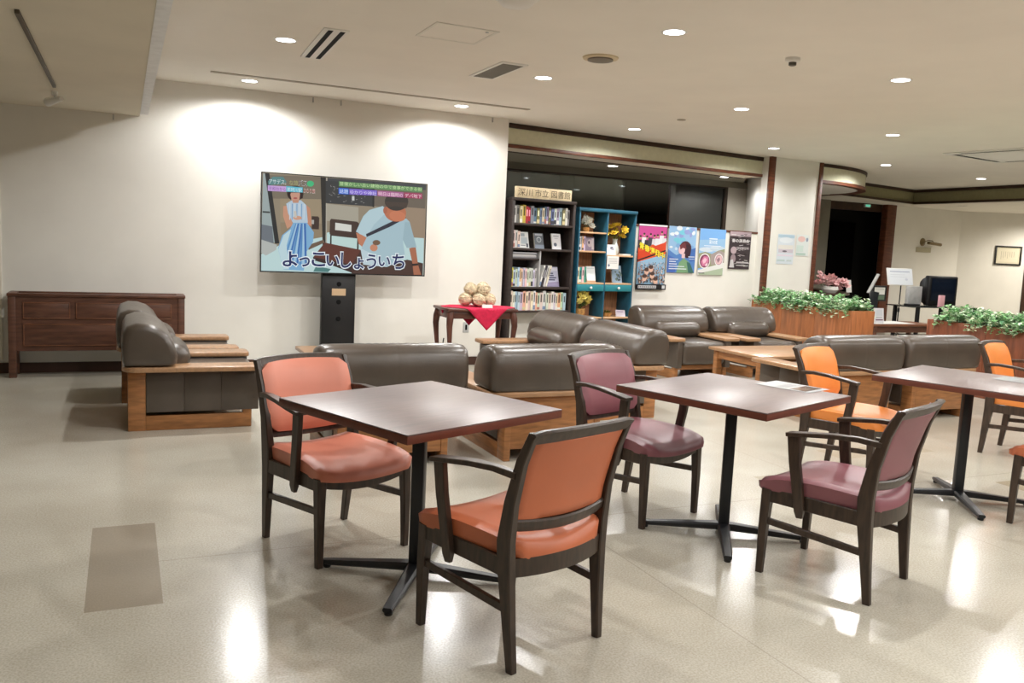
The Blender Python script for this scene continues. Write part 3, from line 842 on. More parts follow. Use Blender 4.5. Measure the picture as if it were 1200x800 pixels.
w, h = X1 - X0, Z1 - Z0
MB().box(-w / 2, w / 2, .0, .035, 0, h, .004).build('housing', M_black, t)
mb = MB(); b = .008
for a in ((-w / 2, w / 2, 0, .012), (-w / 2, w / 2, h - b, h), (-w / 2, -w / 2 + b, .012, h - b), (w / 2 - b, w / 2, .012, h - b)): mb.box(a[0], a[1], -.008, 0, a[2], a[3])
mb.build('bezel', M_black, t, smooth=False)
MB().box(-.28, .28, .035, .06, .02, .5, .01).build('mounting_bracket', M_black, t)
HT = homog([(40, 62), (1150, 148), (1128, 762), (25, 733)], [(0, 0), (1, 0), (1, 1), (0, 1)])
class TP(Pic):
    def q(s, pts, col): s.poly([HT(*p) for p in pts], col)
    def e(s, x, y, rx, ry, col, rot=0, n=24):
        s.q([(x + rx * math.cos(a) * math.cos(rot) - ry * math.sin(a) * math.sin(rot), y + rx * math.cos(a) * math.sin(rot) + ry * math.sin(a) * math.cos(rot)) for a in [2 * PI * i / n for i in range(n)]], col)
    def tx(s, body, x0, x1, y, hh, col, off=0.0):
        a = HT(x0, y); bb = HT(x1, y + (x1 - x0) * .07 if hh > 0 else y)
        s.text(body, (a[0] + bb[0]) / 2, a[1] if hh < 0 else (a[1] + bb[1]) / 2, abs(bb[0] - a[0]), abs(hh) / 660, col, off)
p = TP((-w / 2 + b, -.001, h - b), (w - 2 * b, 0, 0), (0, 0, -(h - b - .012)), step=.00012)
p.rect(0, 0, 1, 1, (150, 138, 118))
q, e = p.q, p.e
q([(80, 80), (440, 95), (440, 245), (110, 240)], (126, 116, 100)); q([(160, 240), (440, 245), (440, 410), (160, 400)], (160, 144, 118)); q([(160, 405), (440, 412), (445, 560), (170, 560)], (148, 132, 108))
q([(470, 275), (690, 300), (690, 405), (470, 392)], (172, 166, 150)); q([(760, 130), (1145, 150), (1138, 330), (780, 290)], (112, 102, 90)); q([(900, 290), (1140, 310), (1135, 520), (960, 500)], (158, 138, 116))
q([(28, 620), (150, 560), (460, 500), (480, 470), (700, 480), (1130, 510), (1125, 762), (26, 733)], (196, 224, 224))
q([(46, 70), (80, 72), (135, 545), (30, 520)], (160, 174, 174)); q([(30, 415), (105, 430), (115, 570), (30, 535)], (112, 120, 128)); q([(30, 520), (135, 555), (130, 590), (60, 630), (28, 610)], (186, 190, 186))
q([(58, 66), (88, 68), (152, 545), (122, 548)], (40, 42, 44)); q([(40, 325), (90, 328), (90, 340), (40, 336)], (60, 66, 66))
q([(435, 95), (472, 98), (466, 570), (446, 570)], (44, 42, 40)); q([(472, 98), (480, 99), (474, 560), (467, 560)], (180, 174, 160))
q([(482, 100), (1146, 148), (1144, 185), (482, 150)], (66, 70, 74)); q([(470, 120), (792, 135), (788, 295), (470, 272)], (58, 60, 62)); q([(785, 130), (800, 132), (796, 300), (784, 298)], (34, 34, 36))
for i in range(46):
    x = random.uniform(485, 765); y = random.uniform(150, 275); q([(x, y), (x + random.uniform(4, 22), y + 1), (x + 6, y + 4), (x, y + 4)], (150, 152, 150))
q([(645, 225), (662, 226), (662, 255), (645, 254)], (210, 212, 210))
q([(492, 480), (700, 500), (690, 585), (490, 545)], (196, 224, 220))
for x in (497, 680, 970): q([(x, 480), (x + 10, 481), (x + 8, 600), (x - 3, 600)], (40, 36, 34))
q([(505, 378), (680, 398), (692, 410), (680, 512), (500, 492), (493, 480), (496, 388)], (66, 48, 42)); q([(532, 404), (641, 420), (640, 467), (530, 454)], (222, 222, 214))
q([(372, 360), (415, 362), (424, 372), (420, 450), (372, 448)], (62, 46, 40)); q([(372, 385), (388, 386), (387, 415), (371, 413)], (180, 178, 170))
q([(340, 560), (450, 520), (460, 540), (350, 590)], (112, 92, 76))
q([(460, 540), (705, 590), (640, 690), (380, 640)], (98, 52, 42)); q([(380, 640), (640, 690), (640, 745), (520, 700), (380, 660)], (52, 34, 34)); q([(640, 690), (705, 590), (720, 700), (640, 750)], (70, 44, 40))
q([(715, 690), (900, 690), (1015, 655), (1122, 680), (1120, 762), (640, 750)], (74, 52, 46)); q([(400, 700), (500, 720), (480, 742), (380, 738)], (80, 130, 128))
# woman
e(262, 205, 56, 52, (50, 30, 30))
q([(180, 292), (208, 288), (232, 380), (246, 420), (205, 445), (178, 360)], (206, 152, 124)); q([(334, 282), (362, 308), (372, 425), (330, 425), (262, 398), (270, 366), (332, 384), (346, 360)], (200, 140, 112))
q([(200, 275), (242, 250), (300, 252), (336, 285), (346, 405), (246, 410), (212, 340)], (186, 206, 222))
for i in range(7): x = 222 + i * 16; q([(x, 275), (x + 6, 275), (x + 3, 385), (x - 2, 385)], (120, 162, 204) if i % 2 else (210, 220, 230))
q([(246, 405), (340, 405), (386, 470), (380, 535), (330, 610), (316, 732), (178, 724), (142, 580), (170, 490), (225, 445)], (130, 180, 218))
for i in range(9):
    x = 165 + i * 20; q([(262 + i * 7, 410), (268 + i * 8, 410), (x + 12, 690), (x, 690)], [(86, 140, 196), (170, 206, 230), (60, 110, 180)][i % 3])
q([(180, 490), (232, 448), (200, 560), (215, 722), (178, 722), (144, 585)], (196, 222, 230))
e(262, 222, 34, 44, (206, 156, 134)); e(262, 238, 14, 6, (172, 84, 80)); q([(240, 250), (288, 250), (282, 270), (246, 270)], (198, 146, 122)); q([(205, 190), (222, 190), (236, 245), (215, 235)], (46, 28, 28)); q([(296, 190), (318, 190), (312, 238), (290, 246)], (46, 28, 28)); q([(215, 165), (312, 165), (316, 200), (212, 200)], (44, 28, 28))
e(275, 372, 30, 14, (214, 160, 134)); q([(250, 325), (268, 325), (272, 370), (255, 372)], (206, 200, 190))
# man
q([(670, 470), (748, 505), (792, 560), (802, 602), (745, 598), (688, 548)], (196, 128, 98)); q([(1028, 578), (1072, 568), (1088, 690), (1108, 758), (1058, 758), (1050, 680)], (176, 112, 84))
q([(850, 292), (762, 318), (720, 360), (670, 465), (742, 506), (705, 580), (800, 630), (880, 706), (1002, 642), (985, 520), (1012, 575), (1078, 572), (1032, 400), (1000, 368), (930, 340)], (172, 200, 210))
q([(760, 320), (850, 294), (870, 340), (790, 420), (742, 505), (672, 466), (722, 362)], (186, 212, 220)); q([(985, 520), (1000, 400), (1032, 402), (1078, 570), (1012, 576)], (160, 188, 198)); q([(700, 580), (800, 625), (880, 706), (720, 690)], (196, 216, 224))
q([(738, 482), (910, 398), (1000, 358), (1008, 374), (900, 432), (742, 502)], (42, 44, 60))
e(935, 335, 74, 62, (192, 116, 84), .2); e(950, 360, 55, 36, (206, 126, 92), .2); e(868, 322, 14, 24, (176, 104, 78)); e(944, 262, 79, 62, (56, 50, 46)); q([(866, 262), (1022, 270), (1010, 306), (940, 292), (880, 300)], (70, 58, 50))
e(790, 575, 26, 24, (206, 140, 110)); e(808, 540, 26, 18, (120, 92, 72)); q([(1046, 684), (1086, 680), (1088, 694), (1048, 699)], (40, 34, 34))
# lettering on the broadcast
q([(78, 122), (110, 92), (180, 92), (205, 130), (160, 145), (80, 148)], (92, 140, 140)); p.tx('アサデス。', 84, 200, 122, 34, (225, 240, 240)); p.tx('な旅', 222, 282, 132, 34, (176, 178, 120)); p.tx('バス', 284, 342, 134, 40, (250, 250, 250), .012); p.tx('バス', 284, 342, 134, 34, (40, 30, 60)); e(364, 140, 24, 20, (70, 190, 130))
q([(75, 150), (200, 158), (200, 195), (75, 188)], (206, 170, 226)); p.tx('平和台から', 82, 196, 171, 26, (130, 70, 170)); q([(200, 155), (312, 165), (312, 200), (200, 194)], (90, 190, 214)); p.tx('那珂川駅', 206, 306, 178, 26, (236, 250, 250)); p.tx('ぶらり旅', 314, 396, 186, 32, (250, 244, 240), .012); p.tx('ぶらり旅', 314, 396, 186, 26, (190, 70, 60))
q([(556, 124), (1118, 168), (1116, 200), (556, 158)], (104, 150, 96)); p.tx('昔懐かしい古い建物の中で食事ができる街', 562, 1112, 140, 26, (212, 240, 180))
q([(554, 168), (622, 173), (622, 214), (554, 209)], (50, 110, 220)); p.tx('話題', 560, 618, 190, 30, (225, 240, 255)); q([(626, 174), (812, 186), (812, 222), (626, 213)], (128, 104, 214)); p.tx('ゆかりや神社', 632, 808, 196, 28, (232, 226, 255)); q([(816, 188), (990, 200), (990, 236), (816, 224)], (176, 98, 150)); p.tx('明日は臨時の', 822, 986, 208, 28, (255, 226, 240)); q([(994, 200), (1116, 208), (1116, 244), (994, 236)], (170, 52, 96)); p.tx('デパ地下', 1000, 1112, 220, 28, (255, 232, 240))
cap = [('よ', 222, 652, 92, 100), ('っ', 320, 672, 66, 62), ('こ', 415, 655, 86, 92), ('い', 512, 664, 84, 70), ('し', 602, 660, 66, 104), ('ょ', 688, 682, 64, 76), ('う', 772, 668, 66, 100), ('い', 860, 668, 80, 66), ('ち', 955, 668, 84, 104)]
for off, col, gr in ((.055, (240, 250, 255), 18), (.018, (18, 34, 92), 4)):
    for ch, x, y, cw, chh in cap:
        u, v = HT(x, y); p.text(ch, u, v, (cw + gr) / 1105, (chh + gr) / 655, col, off)
p.build('screen', M_scr, t)

# ---------------------------------------------------------------- occasional table with red cloth
TX, TY, TZ = 3.19, 7.85, .72
t = thing('side_table', 'carved dark wood table with curved legs under the red cloth', 'table', (TX, TY, 0))
MB().box(-.37, .37, -.225, .225, TZ - .028, TZ, .008).build('table_top', mat('rosewood', (92, 58, 48), 0.3, 0.5, noise=0.15, nscale=8), t)
M_rose = _mats['rosewood']
mb = MB(); mb.box(-.33, .33, -.195, -.175, TZ - .10, TZ - .03, .006); mb.box(-.33, .33, .175, .195, TZ - .10, TZ - .03, .006); mb.box(-.345, -.325, -.18, .18, TZ - .10, TZ - .03, .006); mb.box(.325, .345, -.18, .18, TZ - .10, TZ - .03, .006)
mb.build('apron', M_rose, t)
for sx in (-1, 1):
    for sy in (-1, 1):
        d = Vector((sx, sy, 0)).normalized()
        b0 = Vector((sx * .325, sy * .18, 0))
        path = [b0 + d * o + Vector((0, 0, z)) for o, z in ((.0, TZ - .03), (.018, TZ - .10), (.026, TZ - .17), (.012, TZ - .32), (-.004, TZ - .48), (-.004, .08), (.012, .02), (.022, 0))]
        MB().tube(path, [.034, .036, .031, .023, .018, .016, .019, .024], 10).build('leg', M_rose, t)
M_cloth = mat('red_cloth', (196, 40, 72), 0.8, 0.2, noise=0.06, nscale=30, bump=0.2, bscale=300)
hw = .44                                                   # half diagonal of the cloth
def cz(x, y):
    ax, ay = abs(x), abs(y)
    return ax, ay
verts = []; faces = []; n = 32; grid = {}
def drape(a, b2):
    x, y = (a - b2) * .5 * hw * 2 / 1, (a + b2) * .5 * hw * 2 / 1
    z = TZ + .003
    ox = max(0, abs(x) - .372); oy = max(0, abs(y) - .228)
    if oy > 0:
        y2 = math.copysign(.228 + min(oy, .006) + .004 * math.sin(x * 30), y); return (x, y2, z - oy)
    if ox > 0:
        return (math.copysign(.372 + min(ox, .006), x), y, z - ox)
    return (x, y, z)
for i in range(n + 1):
    for j in range(n + 1):
        verts.append(drape(-.5 + i / n, -.5 + j / n))
for i in range(n):
    for j in range(n):
        k = i * (n + 1) + j; faces.append((k, k + 1, k + n + 2, k + n + 1))
o = MB().add(verts, faces).build('table_cloth', M_cloth)
o.location = (TX + .03, TY, 0); tag(o, 'red diamond-laid cloth hanging in points over the carved table', 'cloth')
md = o.modifiers.new('thick', 'SOLIDIFY'); md.thickness = .003; md.offset = 1
M_rat = mat('pale_wicker', (214, 198, 168), 0.8, 0.2, noise=0.12, nscale=40, bump=0.4, bscale=150)
def ball(x, y, z, r, lab):
    mb = MB(); mb.ball((0, 0, 0), r * .9, 16, 10)
    for k in range(11):
        ax = Matrix.Rotation(random.uniform(0, 2 * PI), 3, 'Z') @ Matrix.Rotation(random.uniform(0, PI), 3, 'X')
        ring = [ax @ Vector((r * .965 * math.cos(a), r * .965 * math.sin(a), 0)) for a in [2 * PI * i / 22 for i in range(23)]]
        mb.tube(ring, r * .055, 6, caps=False)
    o = mb.build('woven_ball', M_rat); o.location = (x, y, z); return tag(o, lab, 'ornament', 'woven balls on the red cloth')
bz = TZ + .008
r_ = .068
ball(TX - .105, TY + .02, bz + r_, r_, 'cream woven ball, bottom left of the pile on the red cloth')
ball(TX + .01, TY - .055, bz + r_, r_, 'cream woven ball, bottom front middle of the pile on the red cloth')
ball(TX + .135, TY - .02, bz + r_, r_, 'cream woven ball, bottom right of the pile on the red cloth')
ball(TX + .04, TY + .085, bz + r_, r_, 'cream woven ball at the back of the pile on the red cloth')
ball(TX - .05, TY + .03, bz + r_ * 2.5, r_, 'cream woven ball, upper left of the pile on the red cloth')
ball(TX + .075, TY + .005, bz + r_ * 2.5, r_ * 1.12, 'largest cream woven ball on top of the pile on the red cloth')
o = MB().prism([(-.055, 0), (.055, 0), (.055, .003), (-.055, .003)], 0, .034).build('name_card', M_white, smooth=False)
o.location = (TX + .06, TY - .165, bz - .002); o.rotation_euler.x = R(-14); tag(o, 'small white card standing on the red cloth before the woven balls', 'card')
# wall sockets behind
t = thing('wall_socket', 'small grey wall socket under the carved table', 'socket', (3.45, 8.75, .42))
MB().box(-.035, .035, -.008, 0, -.058, .058, .003).build('face_plate', M_metal, t); MB().box(-.012, .012, -.010, -.007, -.03, .03, .002).build('outlet', M_dark, t)

# ================================================================= BOOKCASES AND BOOKS
AB = math.atan2(U0.y, U0.x)
M_case = mat('bookcase_brown', (54, 45, 42), 0.45, 0.4, noise=0.1, nscale=6, stretch=(1, 1, 6))
BC = (3.925, 8.69, 0)
MBC = Matrix.Translation(BC) @ Matrix.Rotation(AB, 4, 'Z')
t = thing('bookcase', 'tall dark brown bookcase with a Japanese library sign on top', 'bookcase', BC, AB)
WB, DB = .87, .285
for x in (0, WB - .032): MB().box(x, x + .032, 0, DB, 0, 1.845, .002).build('side_panel', M_case, t)
MB().box(-.004, WB + .004, -.004, DB, 1.845, 1.878, .002).build('top_board', M_case, t)
for z in (1.60, 1.322, .885, .615): MB().box(.032, WB - .032, .004, DB - .01, z - .026, z, .001).build('shelf', M_case, t)
MB().box(.032, .405, .02, DB - .01, 1.19, 1.206, .001).build('shelf', M_case, t)
MB().box(.405, .418, .01, DB - .01, .885, 1.296, .001).build('divider', M_metal, t)
MB().box(.03, WB - .03, DB - .01, DB - .002, .58, 1.85).build('back_panel', M_case, t, smooth=False)

ORD = ['first', 'second', 'third', 'fourth', 'fifth', 'sixth', 'seventh', 'eighth', 'ninth', 'tenth', 'eleventh', 'twelfth', 'thirteenth', 'fourteenth', 'fifteenth', 'sixteenth', 'seventeenth', 'eighteenth', 'nineteenth', 'twentieth', 'twenty-first', 'twenty-second', 'twenty-third', 'twenty-fourth']
PALE = [('white', (226, 224, 218)), ('cream', (228, 218, 190)), ('pale blue', (178, 200, 216)), ('pale grey', (200, 200, 198)), ('pale pink', (226, 196, 190)), ('pale lilac', (196, 188, 212)), ('peach', (226, 176, 140)), ('pale green', (196, 214, 190))]
VIV = [('white', (214, 212, 206)), ('grey', (140, 140, 138)), ('black', (44, 42, 44)), ('cream', (206, 196, 166)), ('slate blue', (104, 120, 150)), ('pale blue', (168, 190, 204)), ('lilac', (160, 152, 176)), ('olive', (116, 112, 76))]
def book(M, x, y, z, w, d, h, col, name, lab, grp, lean=0.0):
    mb = MB()
    def bx(x0, x1, y0, y1, z0, z1, c): 
        k = len(mb.f); mb.box(x0, x1, y0, y1, z0, z1)
        for i in range(k, len(mb.f)): mb.col[i] = c
    bx(-w / 2 + .002, w / 2 - .002, .003, d - .002, .003, h - .003, (236, 230, 214))
    bx(-w / 2, -w / 2 + .002, 0, d, 0, h, col); bx(w / 2 - .002, w / 2, 0, d, 0, h, col); bx(-w / 2, w / 2, -.002, .003, 0, h, col)
    k = random.random()
    dk = [max(0, c * .42) for c in col] if sum(col) > 330 else [min(255, c + 130) for c in col]
    z0 = h * random.uniform(.38, .5)
    bx(-w * .22, w * .22, -.0026, -.002, z0, h * random.uniform(.78, .93), dk)
    if k < .5: bx(-w * .5, w * .5, -.0024, -.002, h * .04, h * random.uniform(.12, .3), random.choice([(230, 228, 222), (60, 60, 70), (170, 110, 100), (120, 140, 170), (210, 196, 150), (226, 224, 220)]))
    o = mb.build('book', M_ink, None, smooth=False, recalc=False)
    o.matrix_world = M @ Matrix.Translation((x, y, z)) @ Matrix.Rotation(lean, 4, 'Y')
    return tag(o, lab, 'book', grp)
def row(M, x0, x1, z, hr, pal, where, grp, wr=(.024, .04), first=None, y=.03):
    x = x0; i = 0; prev = None
    while True:
        w = random.uniform(*wr)
        if x + w > x1: break
        nm, c = (first[i] if first and i < len(first) else random.choice([p for p in pal if p[0] != prev]))
        prev = nm; c = [max(0, min(255, v + random.uniform(-8, 8))) for v in c]
        book(M, x + w / 2, y + random.uniform(0, .015), z, w, .15, random.uniform(*hr), c, nm, f'{nm} spine book, {ORD[i]} from left {where}', grp)
        x += w + .0012; i += 1
    return x
V = dict(VIV + [('yellow', (196, 166, 70)), ('red', (166, 36, 50))])
row(MBC, .04, .83, 1.60, (.175, .205), VIV, 'on the dark bookcase top shelf', 'books on the top shelf of the dark bookcase', (.028, .042),
    [('white', V['white']), ('grey', V['grey']), ('cream', V['cream']), ('yellow', V['yellow']), ('red', V['red']), ('red', V['red'])])
row(MBC, .04, .14, 1.322, (.185, .20), [PALE[4], PALE[0]], 'on the dark bookcase second shelf', 'books on the second shelf of the dark bookcase', (.028, .034))
row(MBC, .04, .395, .885, (.19, .22), PALE, 'on the dark bookcase third shelf, left half', 'books on the third shelf of the dark bookcase', (.022, .032), [('yellow', (220, 214, 90)), PALE[2], PALE[7]])
row(MBC, .04, .82, .615, (.195, .225), PALE, 'on the dark bookcase lowest shelf', 'books on the lowest shelf of the dark bookcase', (.026, .042), [PALE[1], PALE[0], PALE[2], PALE[2], PALE[5], PALE[6]])
# flat magazines on the half shelf
for i in range(5):
    mb = MB(); mb.box(-.16, .16, 0, .21, 0, .012)
    for k in range(len(mb.f)): mb.col[k] = random.choice([(210, 210, 208), (120, 120, 124), (180, 182, 186)])
    o = mb.build('magazine', M_ink, None, smooth=False); o.matrix_world = MBC @ Matrix.Translation((.215 + random.uniform(-.015, .015), .03, 1.207 + .0135 * i))
    tag(o, f'thin grey magazine lying flat, {ORD[i]} from bottom of the stack on the half shelf', 'magazine', 'flat magazines in the dark bookcase')
# leaning books in the right half of the third shelf
for i, (x, c, nm) in enumerate(((.445, (224, 222, 218), 'white'), (.475, (60, 58, 66), 'black'), (.505, (214, 212, 210), 'pale grey'), (.535, (228, 220, 200), 'cream'))):
    book(MBC, x, .05, .885 + .004, .022, .17, .25, c, nm, f'{nm} book leaning to the right in the third shelf of the dark bookcase', 'leaning books in the dark bookcase', lean=R(14))
def face_out(M, x, y, z, w, h, draw, lab, grp=None, tilt=14, yaw=0, name='book', cat='book', stand=True):
    """book (or card) displayed cover forwards, leaning back on a little stand"""
    p = Pic((-w / 2, -.0012, h), (w, 0, 0), (0, 0, -h)); draw(p)
    cov = p.mb
    body = MB().box(-w / 2, w / 2, 0, .014, 0, h)
    for k in range(len(body.f)): body.col[k] = (232, 228, 216)
    o0 = len(body.v); body.v += cov.v; body.f += [[i + o0 for i in f] for f in cov.f]; body.mi += cov.mi; body.col += cov.col
    o = body.build(name, M_ink, None, smooth=False, recalc=False)
    o.matrix_world = M @ Matrix.Translation((x, y, z)) @ Matrix.Rotation(R(yaw), 4, 'Z') @ Matrix.Rotation(R(-tilt), 4, 'X')
    return tag(o, lab, cat, grp)
def d1(p): p.rect(0, 0, 1, 1, (214, 216, 214)); p.rect(.08, .08, .6, .28, (150, 160, 166)); p.rect(.15, .34, .85, .75, (178, 190, 196)); p.rect(.7, .72, .9, .95, (60, 64, 80)); p.rect(.1, .82, .6, .87, (120, 126, 130))
def d2(p): p.rect(0, 0, 1, 1, (92, 98, 106)); p.ell(.5, .42, .26, .18, (190, 196, 198)); p.ell(.5, .43, .2, .13, (104, 112, 120)); p.rect(.1, .05, .9, .16, (170, 174, 180)); p.rect(0, .75, 1, 1, (122, 132, 146))
def d3(p): p.rect(0, 0, 1, 1, (224, 224, 226)); p.ell(.36, .7, .17, .12, (96, 104, 122)); p.rect(.2, .12, .8, .2, (170, 172, 178)); p.rect(.3, .28, .7, .33, (190, 190, 194))
def d4(p):
    p.rect(0, 0, 1, 1, (180, 180, 202))
    for i in range(4): p.rect(.18, .3 + .11 * i, .18 + random.uniform(.4, .7), .36 + .11 * i, (48, 46, 84))
    p.rect(.05, .05, .95, .2, (206, 204, 216)); p.poly([(0, .8), (1, .74), (1, 1), (0, 1)], (140, 130, 160))
face_out(MBC, .235, .08, 1.322, .125, .185, d1, 'pale grey-green book displayed cover forward on the second shelf of the dark bookcase')
face_out(MBC, .44, .08, 1.322, .125, .18, d2, 'slate grey book displayed cover forward in the middle of the second shelf')
face_out(MBC, .685, .08, 1.322, .13, .185, d3, 'white book with small grey motif displayed cover forward, right on the second shelf')
face_out(MBC, .665, .09, .887, .17, .235, d4, 'lilac picture book displayed cover forward, right on the third shelf of the dark bookcase')
# sign on top: wooden blocks with characters
M_sign = mat('sign_wood', (214, 196, 160), 0.6, 0.3, noise=0.06, nscale=10, stretch=(1, 6, 6))
sg = thing('library_sign', 'pale wooden sign with Japanese characters standing on top of the dark bookcase', 'sign', (0, 0, 0))
sg.matrix_world = MBC @ Matrix.Translation((.065, .03, 1.879))
cells = [('深川', 0, .225), ('市立', .227, .445), ('図書館', .447, .755)]
for s_, a, b_ in cells:
    blk = MB().box(a, b_, 0, .05, 0, .125, .002).build('sign_block', M_sign, sg)
    vs, fs = text_mesh(s_, 1, .0, fit=((b_ - a) * .86, .082))
    MB().add([((a + b_) / 2 + v.x, -.0012, .064 + v.y) for v in vs], fs).build('characters', mat('sign_ink', (84, 70, 54), 0.7), blk, smooth=False, recalc=False)

# blue open shelving
M_blue = mat('teal_paint', (38, 92, 114), 0.5, 0.4, noise=0.08, nscale=8)
M_pine = mat('pine_back', (172, 122, 88), 0.55, 0.3, noise=0.14, nscale=7, stretch=(12, 1, 1))
M_pines = mat('pine_shelf', (206, 168, 130), 0.5, 0.3, noise=0.1, nscale=7, stretch=(1, 8, 8))
BL = (4.845, 8.822, 0)
MBL = Matrix.Translation(BL) @ Matrix.Rotation(AB, 4, 'Z')
t = thing('shelf_unit', 'teal blue open shelf unit with pine shelves and two small drawers', 'shelf', BL, AB)
WL = .875
for x in (0.004, WL - .022): MB().box(x, x + .018, 0, .28, 0, 1.80, .002).build('side_panel', M_blue, t)
MB().box(.422, .44, .002, .28, 0, 1.79, .002).build('divider', M_blue, t)
MB().box(-.006, WL + .002, -.012, .285, 1.785, 1.822, .004).build('cornice', M_blue, t)
MB().box(.02, WL - .02, .268, .276, .0, 1.79).build('back_panel', M_pine, t, smooth=False)
for x0, x1, zz in ((.022, .422, (1.545, 1.322, .945, .53)), (.44, WL - .022, (1.283, .945, .53))):
    for z in zz: MB().box(x0, x1, .004, .268, z - .018, z, .001).build('shelf', M_pines, t)
for x0, x1 in ((.024, .42), (.442, WL - .024)):
    d = MB().box(x0, x1, -.002, .24, .845, .924, .003).build('drawer', mat('teal_drawer', (42, 128, 138), 0.5, 0.4), t)
    MB().lathe([(.006, 0), (.006, .012), (.015, .018), (.016, .026), (.010, .032), (.001, .033)], 16).build('knob', M_white, d).matrix_local = Matrix.Translation(((x0 + x1) / 2 + (-.01), -.002, .886)) @ Matrix.Rotation(R(90), 4, 'X')
PG = [PALE[2], PALE[6], PALE[0], PALE[5]]
row(MBL, .035, .15, 1.322, (.16, .175), PG, 'on the second shelf of the teal shelf unit', 'books on the second shelf of the teal unit', (.022, .03))
row(MBL, .035, .19, .945, (.175, .19), [PALE[0], ('teal', (70, 150, 140)), PALE[1], PALE[4]], 'above the left drawer of the teal shelf unit', 'books above the teal drawers', (.024, .034))
def d5(p): p.rect(0, 0, 1, 1, (150, 138, 162)); p.ell(.5, .45, .3, .28, (196, 184, 190)); p.ell(.4, .4, .1, .12, (70, 60, 80)); p.rect(.7, .1, .95, .9, (206, 200, 204))
def d6(p): p.rect(0, 0, 1, 1, (226, 230, 230)); p.rect(0, .88, 1, 1, (190, 150, 120)); p.rect(.1, .1, .9, .14, (190, 200, 204))
def d7(p):
    p.rect(0, 0, 1, 1, (140, 166, 190))
    for i in range(16): p.ell(random.uniform(.35, .95), random.uniform(.08, .9), .1, .06, random.choice([(70, 84, 90), (100, 120, 110), (190, 190, 170)]))
def d8(p): p.rect(0, 0, 1, 1, (224, 224, 222)); p.rect(.08, .08, .92, .92, (232, 232, 232)); p.ell(.6, .34, .18, .16, (110, 110, 124)); p.ell(.7, .45, .14, .1, (150, 150, 160))
face_out(MBL, .255, .10, 1.322, .13, .165, d5, 'mauve book displayed cover forward on the second shelf of the teal unit', tilt=6)
face_out(MBL, .275, .06, .945, .13, .195, d6, 'white book displayed cover forward above the left teal drawer', tilt=12)
face_out(MBL, .69, .08, .945, .15, .215, d7, 'blue-grey illustrated book displayed cover forward above the right teal drawer', tilt=12)
face_out(MBL, .52, .02, 1.284, .145, .125, d8, 'small white framed card leaning beside the vase in the teal unit', tilt=10, name='framed_card', cat='card')
p = Pic((-.09, -.001, .0), (.18, 0, 0), (0, 0, -.155)); p.rect(0, 0, 1, 1, (232, 230, 226)); p.ell(.18, .72, .07, .1, (96, 100, 130)); 
for i in range(4): p.rect(.12, .16 + .12 * i, .85, .19 + .12 * i, (168, 168, 170))
o = p.build('paper_notice', M_ink); o.matrix_world = MBL @ Matrix.Translation((.535, -.002, 1.270)); tag(o, 'white paper notice hanging from the right shelf of the teal unit', 'notice')
o = MB().box(0, .13, 0, .14, 0, .018, .003).build('small_box', M_white); o.matrix_world = MBL @ Matrix.Translation((.71, .03, 1.2832)); tag(o, 'flat white box on the right shelf of the teal unit beside the vase', 'box')

def blossom_mb(r, n=7, lay=3):
    mb = MB()
    for l in range(lay):
        el = R(20 + 28 * l); rr = r * (1 - .18 * l)
        for k in range(n - l):
            a = 2 * PI * k / (n - l) + l * .5
            d = Vector((math.cos(a) * math.cos(el), math.sin(a) * math.cos(el), math.sin(el))); w = Vector((-math.sin(a), math.cos(a), 0)) * r * .42
            up = Vector((0, 0, 1)) * r * .12
            mb.add([(0, 0, 0), d * rr * .55 + w - up, d * rr, d * rr * .55 - w - up, d * rr * .6 + up], [(0, 1, 4), (1, 2, 4), (2, 3, 4), (3, 0, 4)])
    mb.ball((0, 0, r * .25), r * .3, 8, 5)
    return mb
def bouquet(name, label, cat, M, potfn, heads, petal, stem_from, green):
    t = thing(name, label, cat); t.matrix_world = M
    potfn(t)
    mb = MB()
    for (x, y, z, r) in heads:
        b0 = Vector(stem_from); p1 = Vector((x, y, z)); mid = (b0 + p1) / 2 + Vector((0, 0, .03))
        mb.tube([b0, mid, p1], .0028, 5, mi=0)
        for k in range(5):
            f = random.uniform(.45, 1.0); q = b0.lerp(p1, f); a = random.uniform(0, 2 * PI)
            d = Vector((math.cos(a), math.sin(a), random.uniform(-.2, .7))).normalized(); w = d.cross(Vector((0, 0, 1))).normalized()
            L = random.uniform(.03, .06)
            mb.add([q, q + d * L * .5 + w * L * .28, q + d * L, q + d * L * .5 - w * L * .28], [(0, 1, 2, 3)])
    mb.build('stems_and_leaves', green, t, smooth=False, recalc=False)
    for (x, y, z, r) in heads:
        o = blossom_mb(r * 1.2).build('blossom', petal, t, smooth=False, recalc=False)
        o.location = (x, y, z); o.rotation_euler = (random.uniform(.2, 1.2), random.uniform(-.6, .6), random.uniform(0, 6))
    return t
M_yel = mat('yellow_petal', (226, 190, 60), 0.6, 0.3, noise=0.1, nscale=30)
M_pyel = mat('pale_yellow_petal', (232, 214, 120), 0.6, 0.3, noise=0.1, nscale=30)
M_wht = mat('white_petal', (236, 234, 222), 0.6, 0.3)
M_olv = mat('olive_leaf', (104, 110, 44), 0.6, 0.3, noise=0.2, nscale=20)
M_grn = mat('green_leaf', (70, 104, 56), 0.6, 0.3, noise=0.2, nscale=20)
M_wick = mat('wicker_pot', (170, 130, 80), 0.7, 0.2, noise=0.2, nscale=40)
M_vase = mat('pale_glaze', (206, 210, 204), 0.15, 0.6)
def pot_small(t): MB().lathe([(.035, 0), (.045, .03), (.05, .055), (.043, .055), (.03, .02), (.001, .02)], 18).build('pot', M_wick, t)
def vase(t): MB().lathe([(.038, 0), (.052, .03), (.058, .065), (.045, .11), (.028, .15), (.03, .185), (.036, .195), (.030, .192), (.022, .15), (.001, .12)], 22).build('vase', M_vase, t)
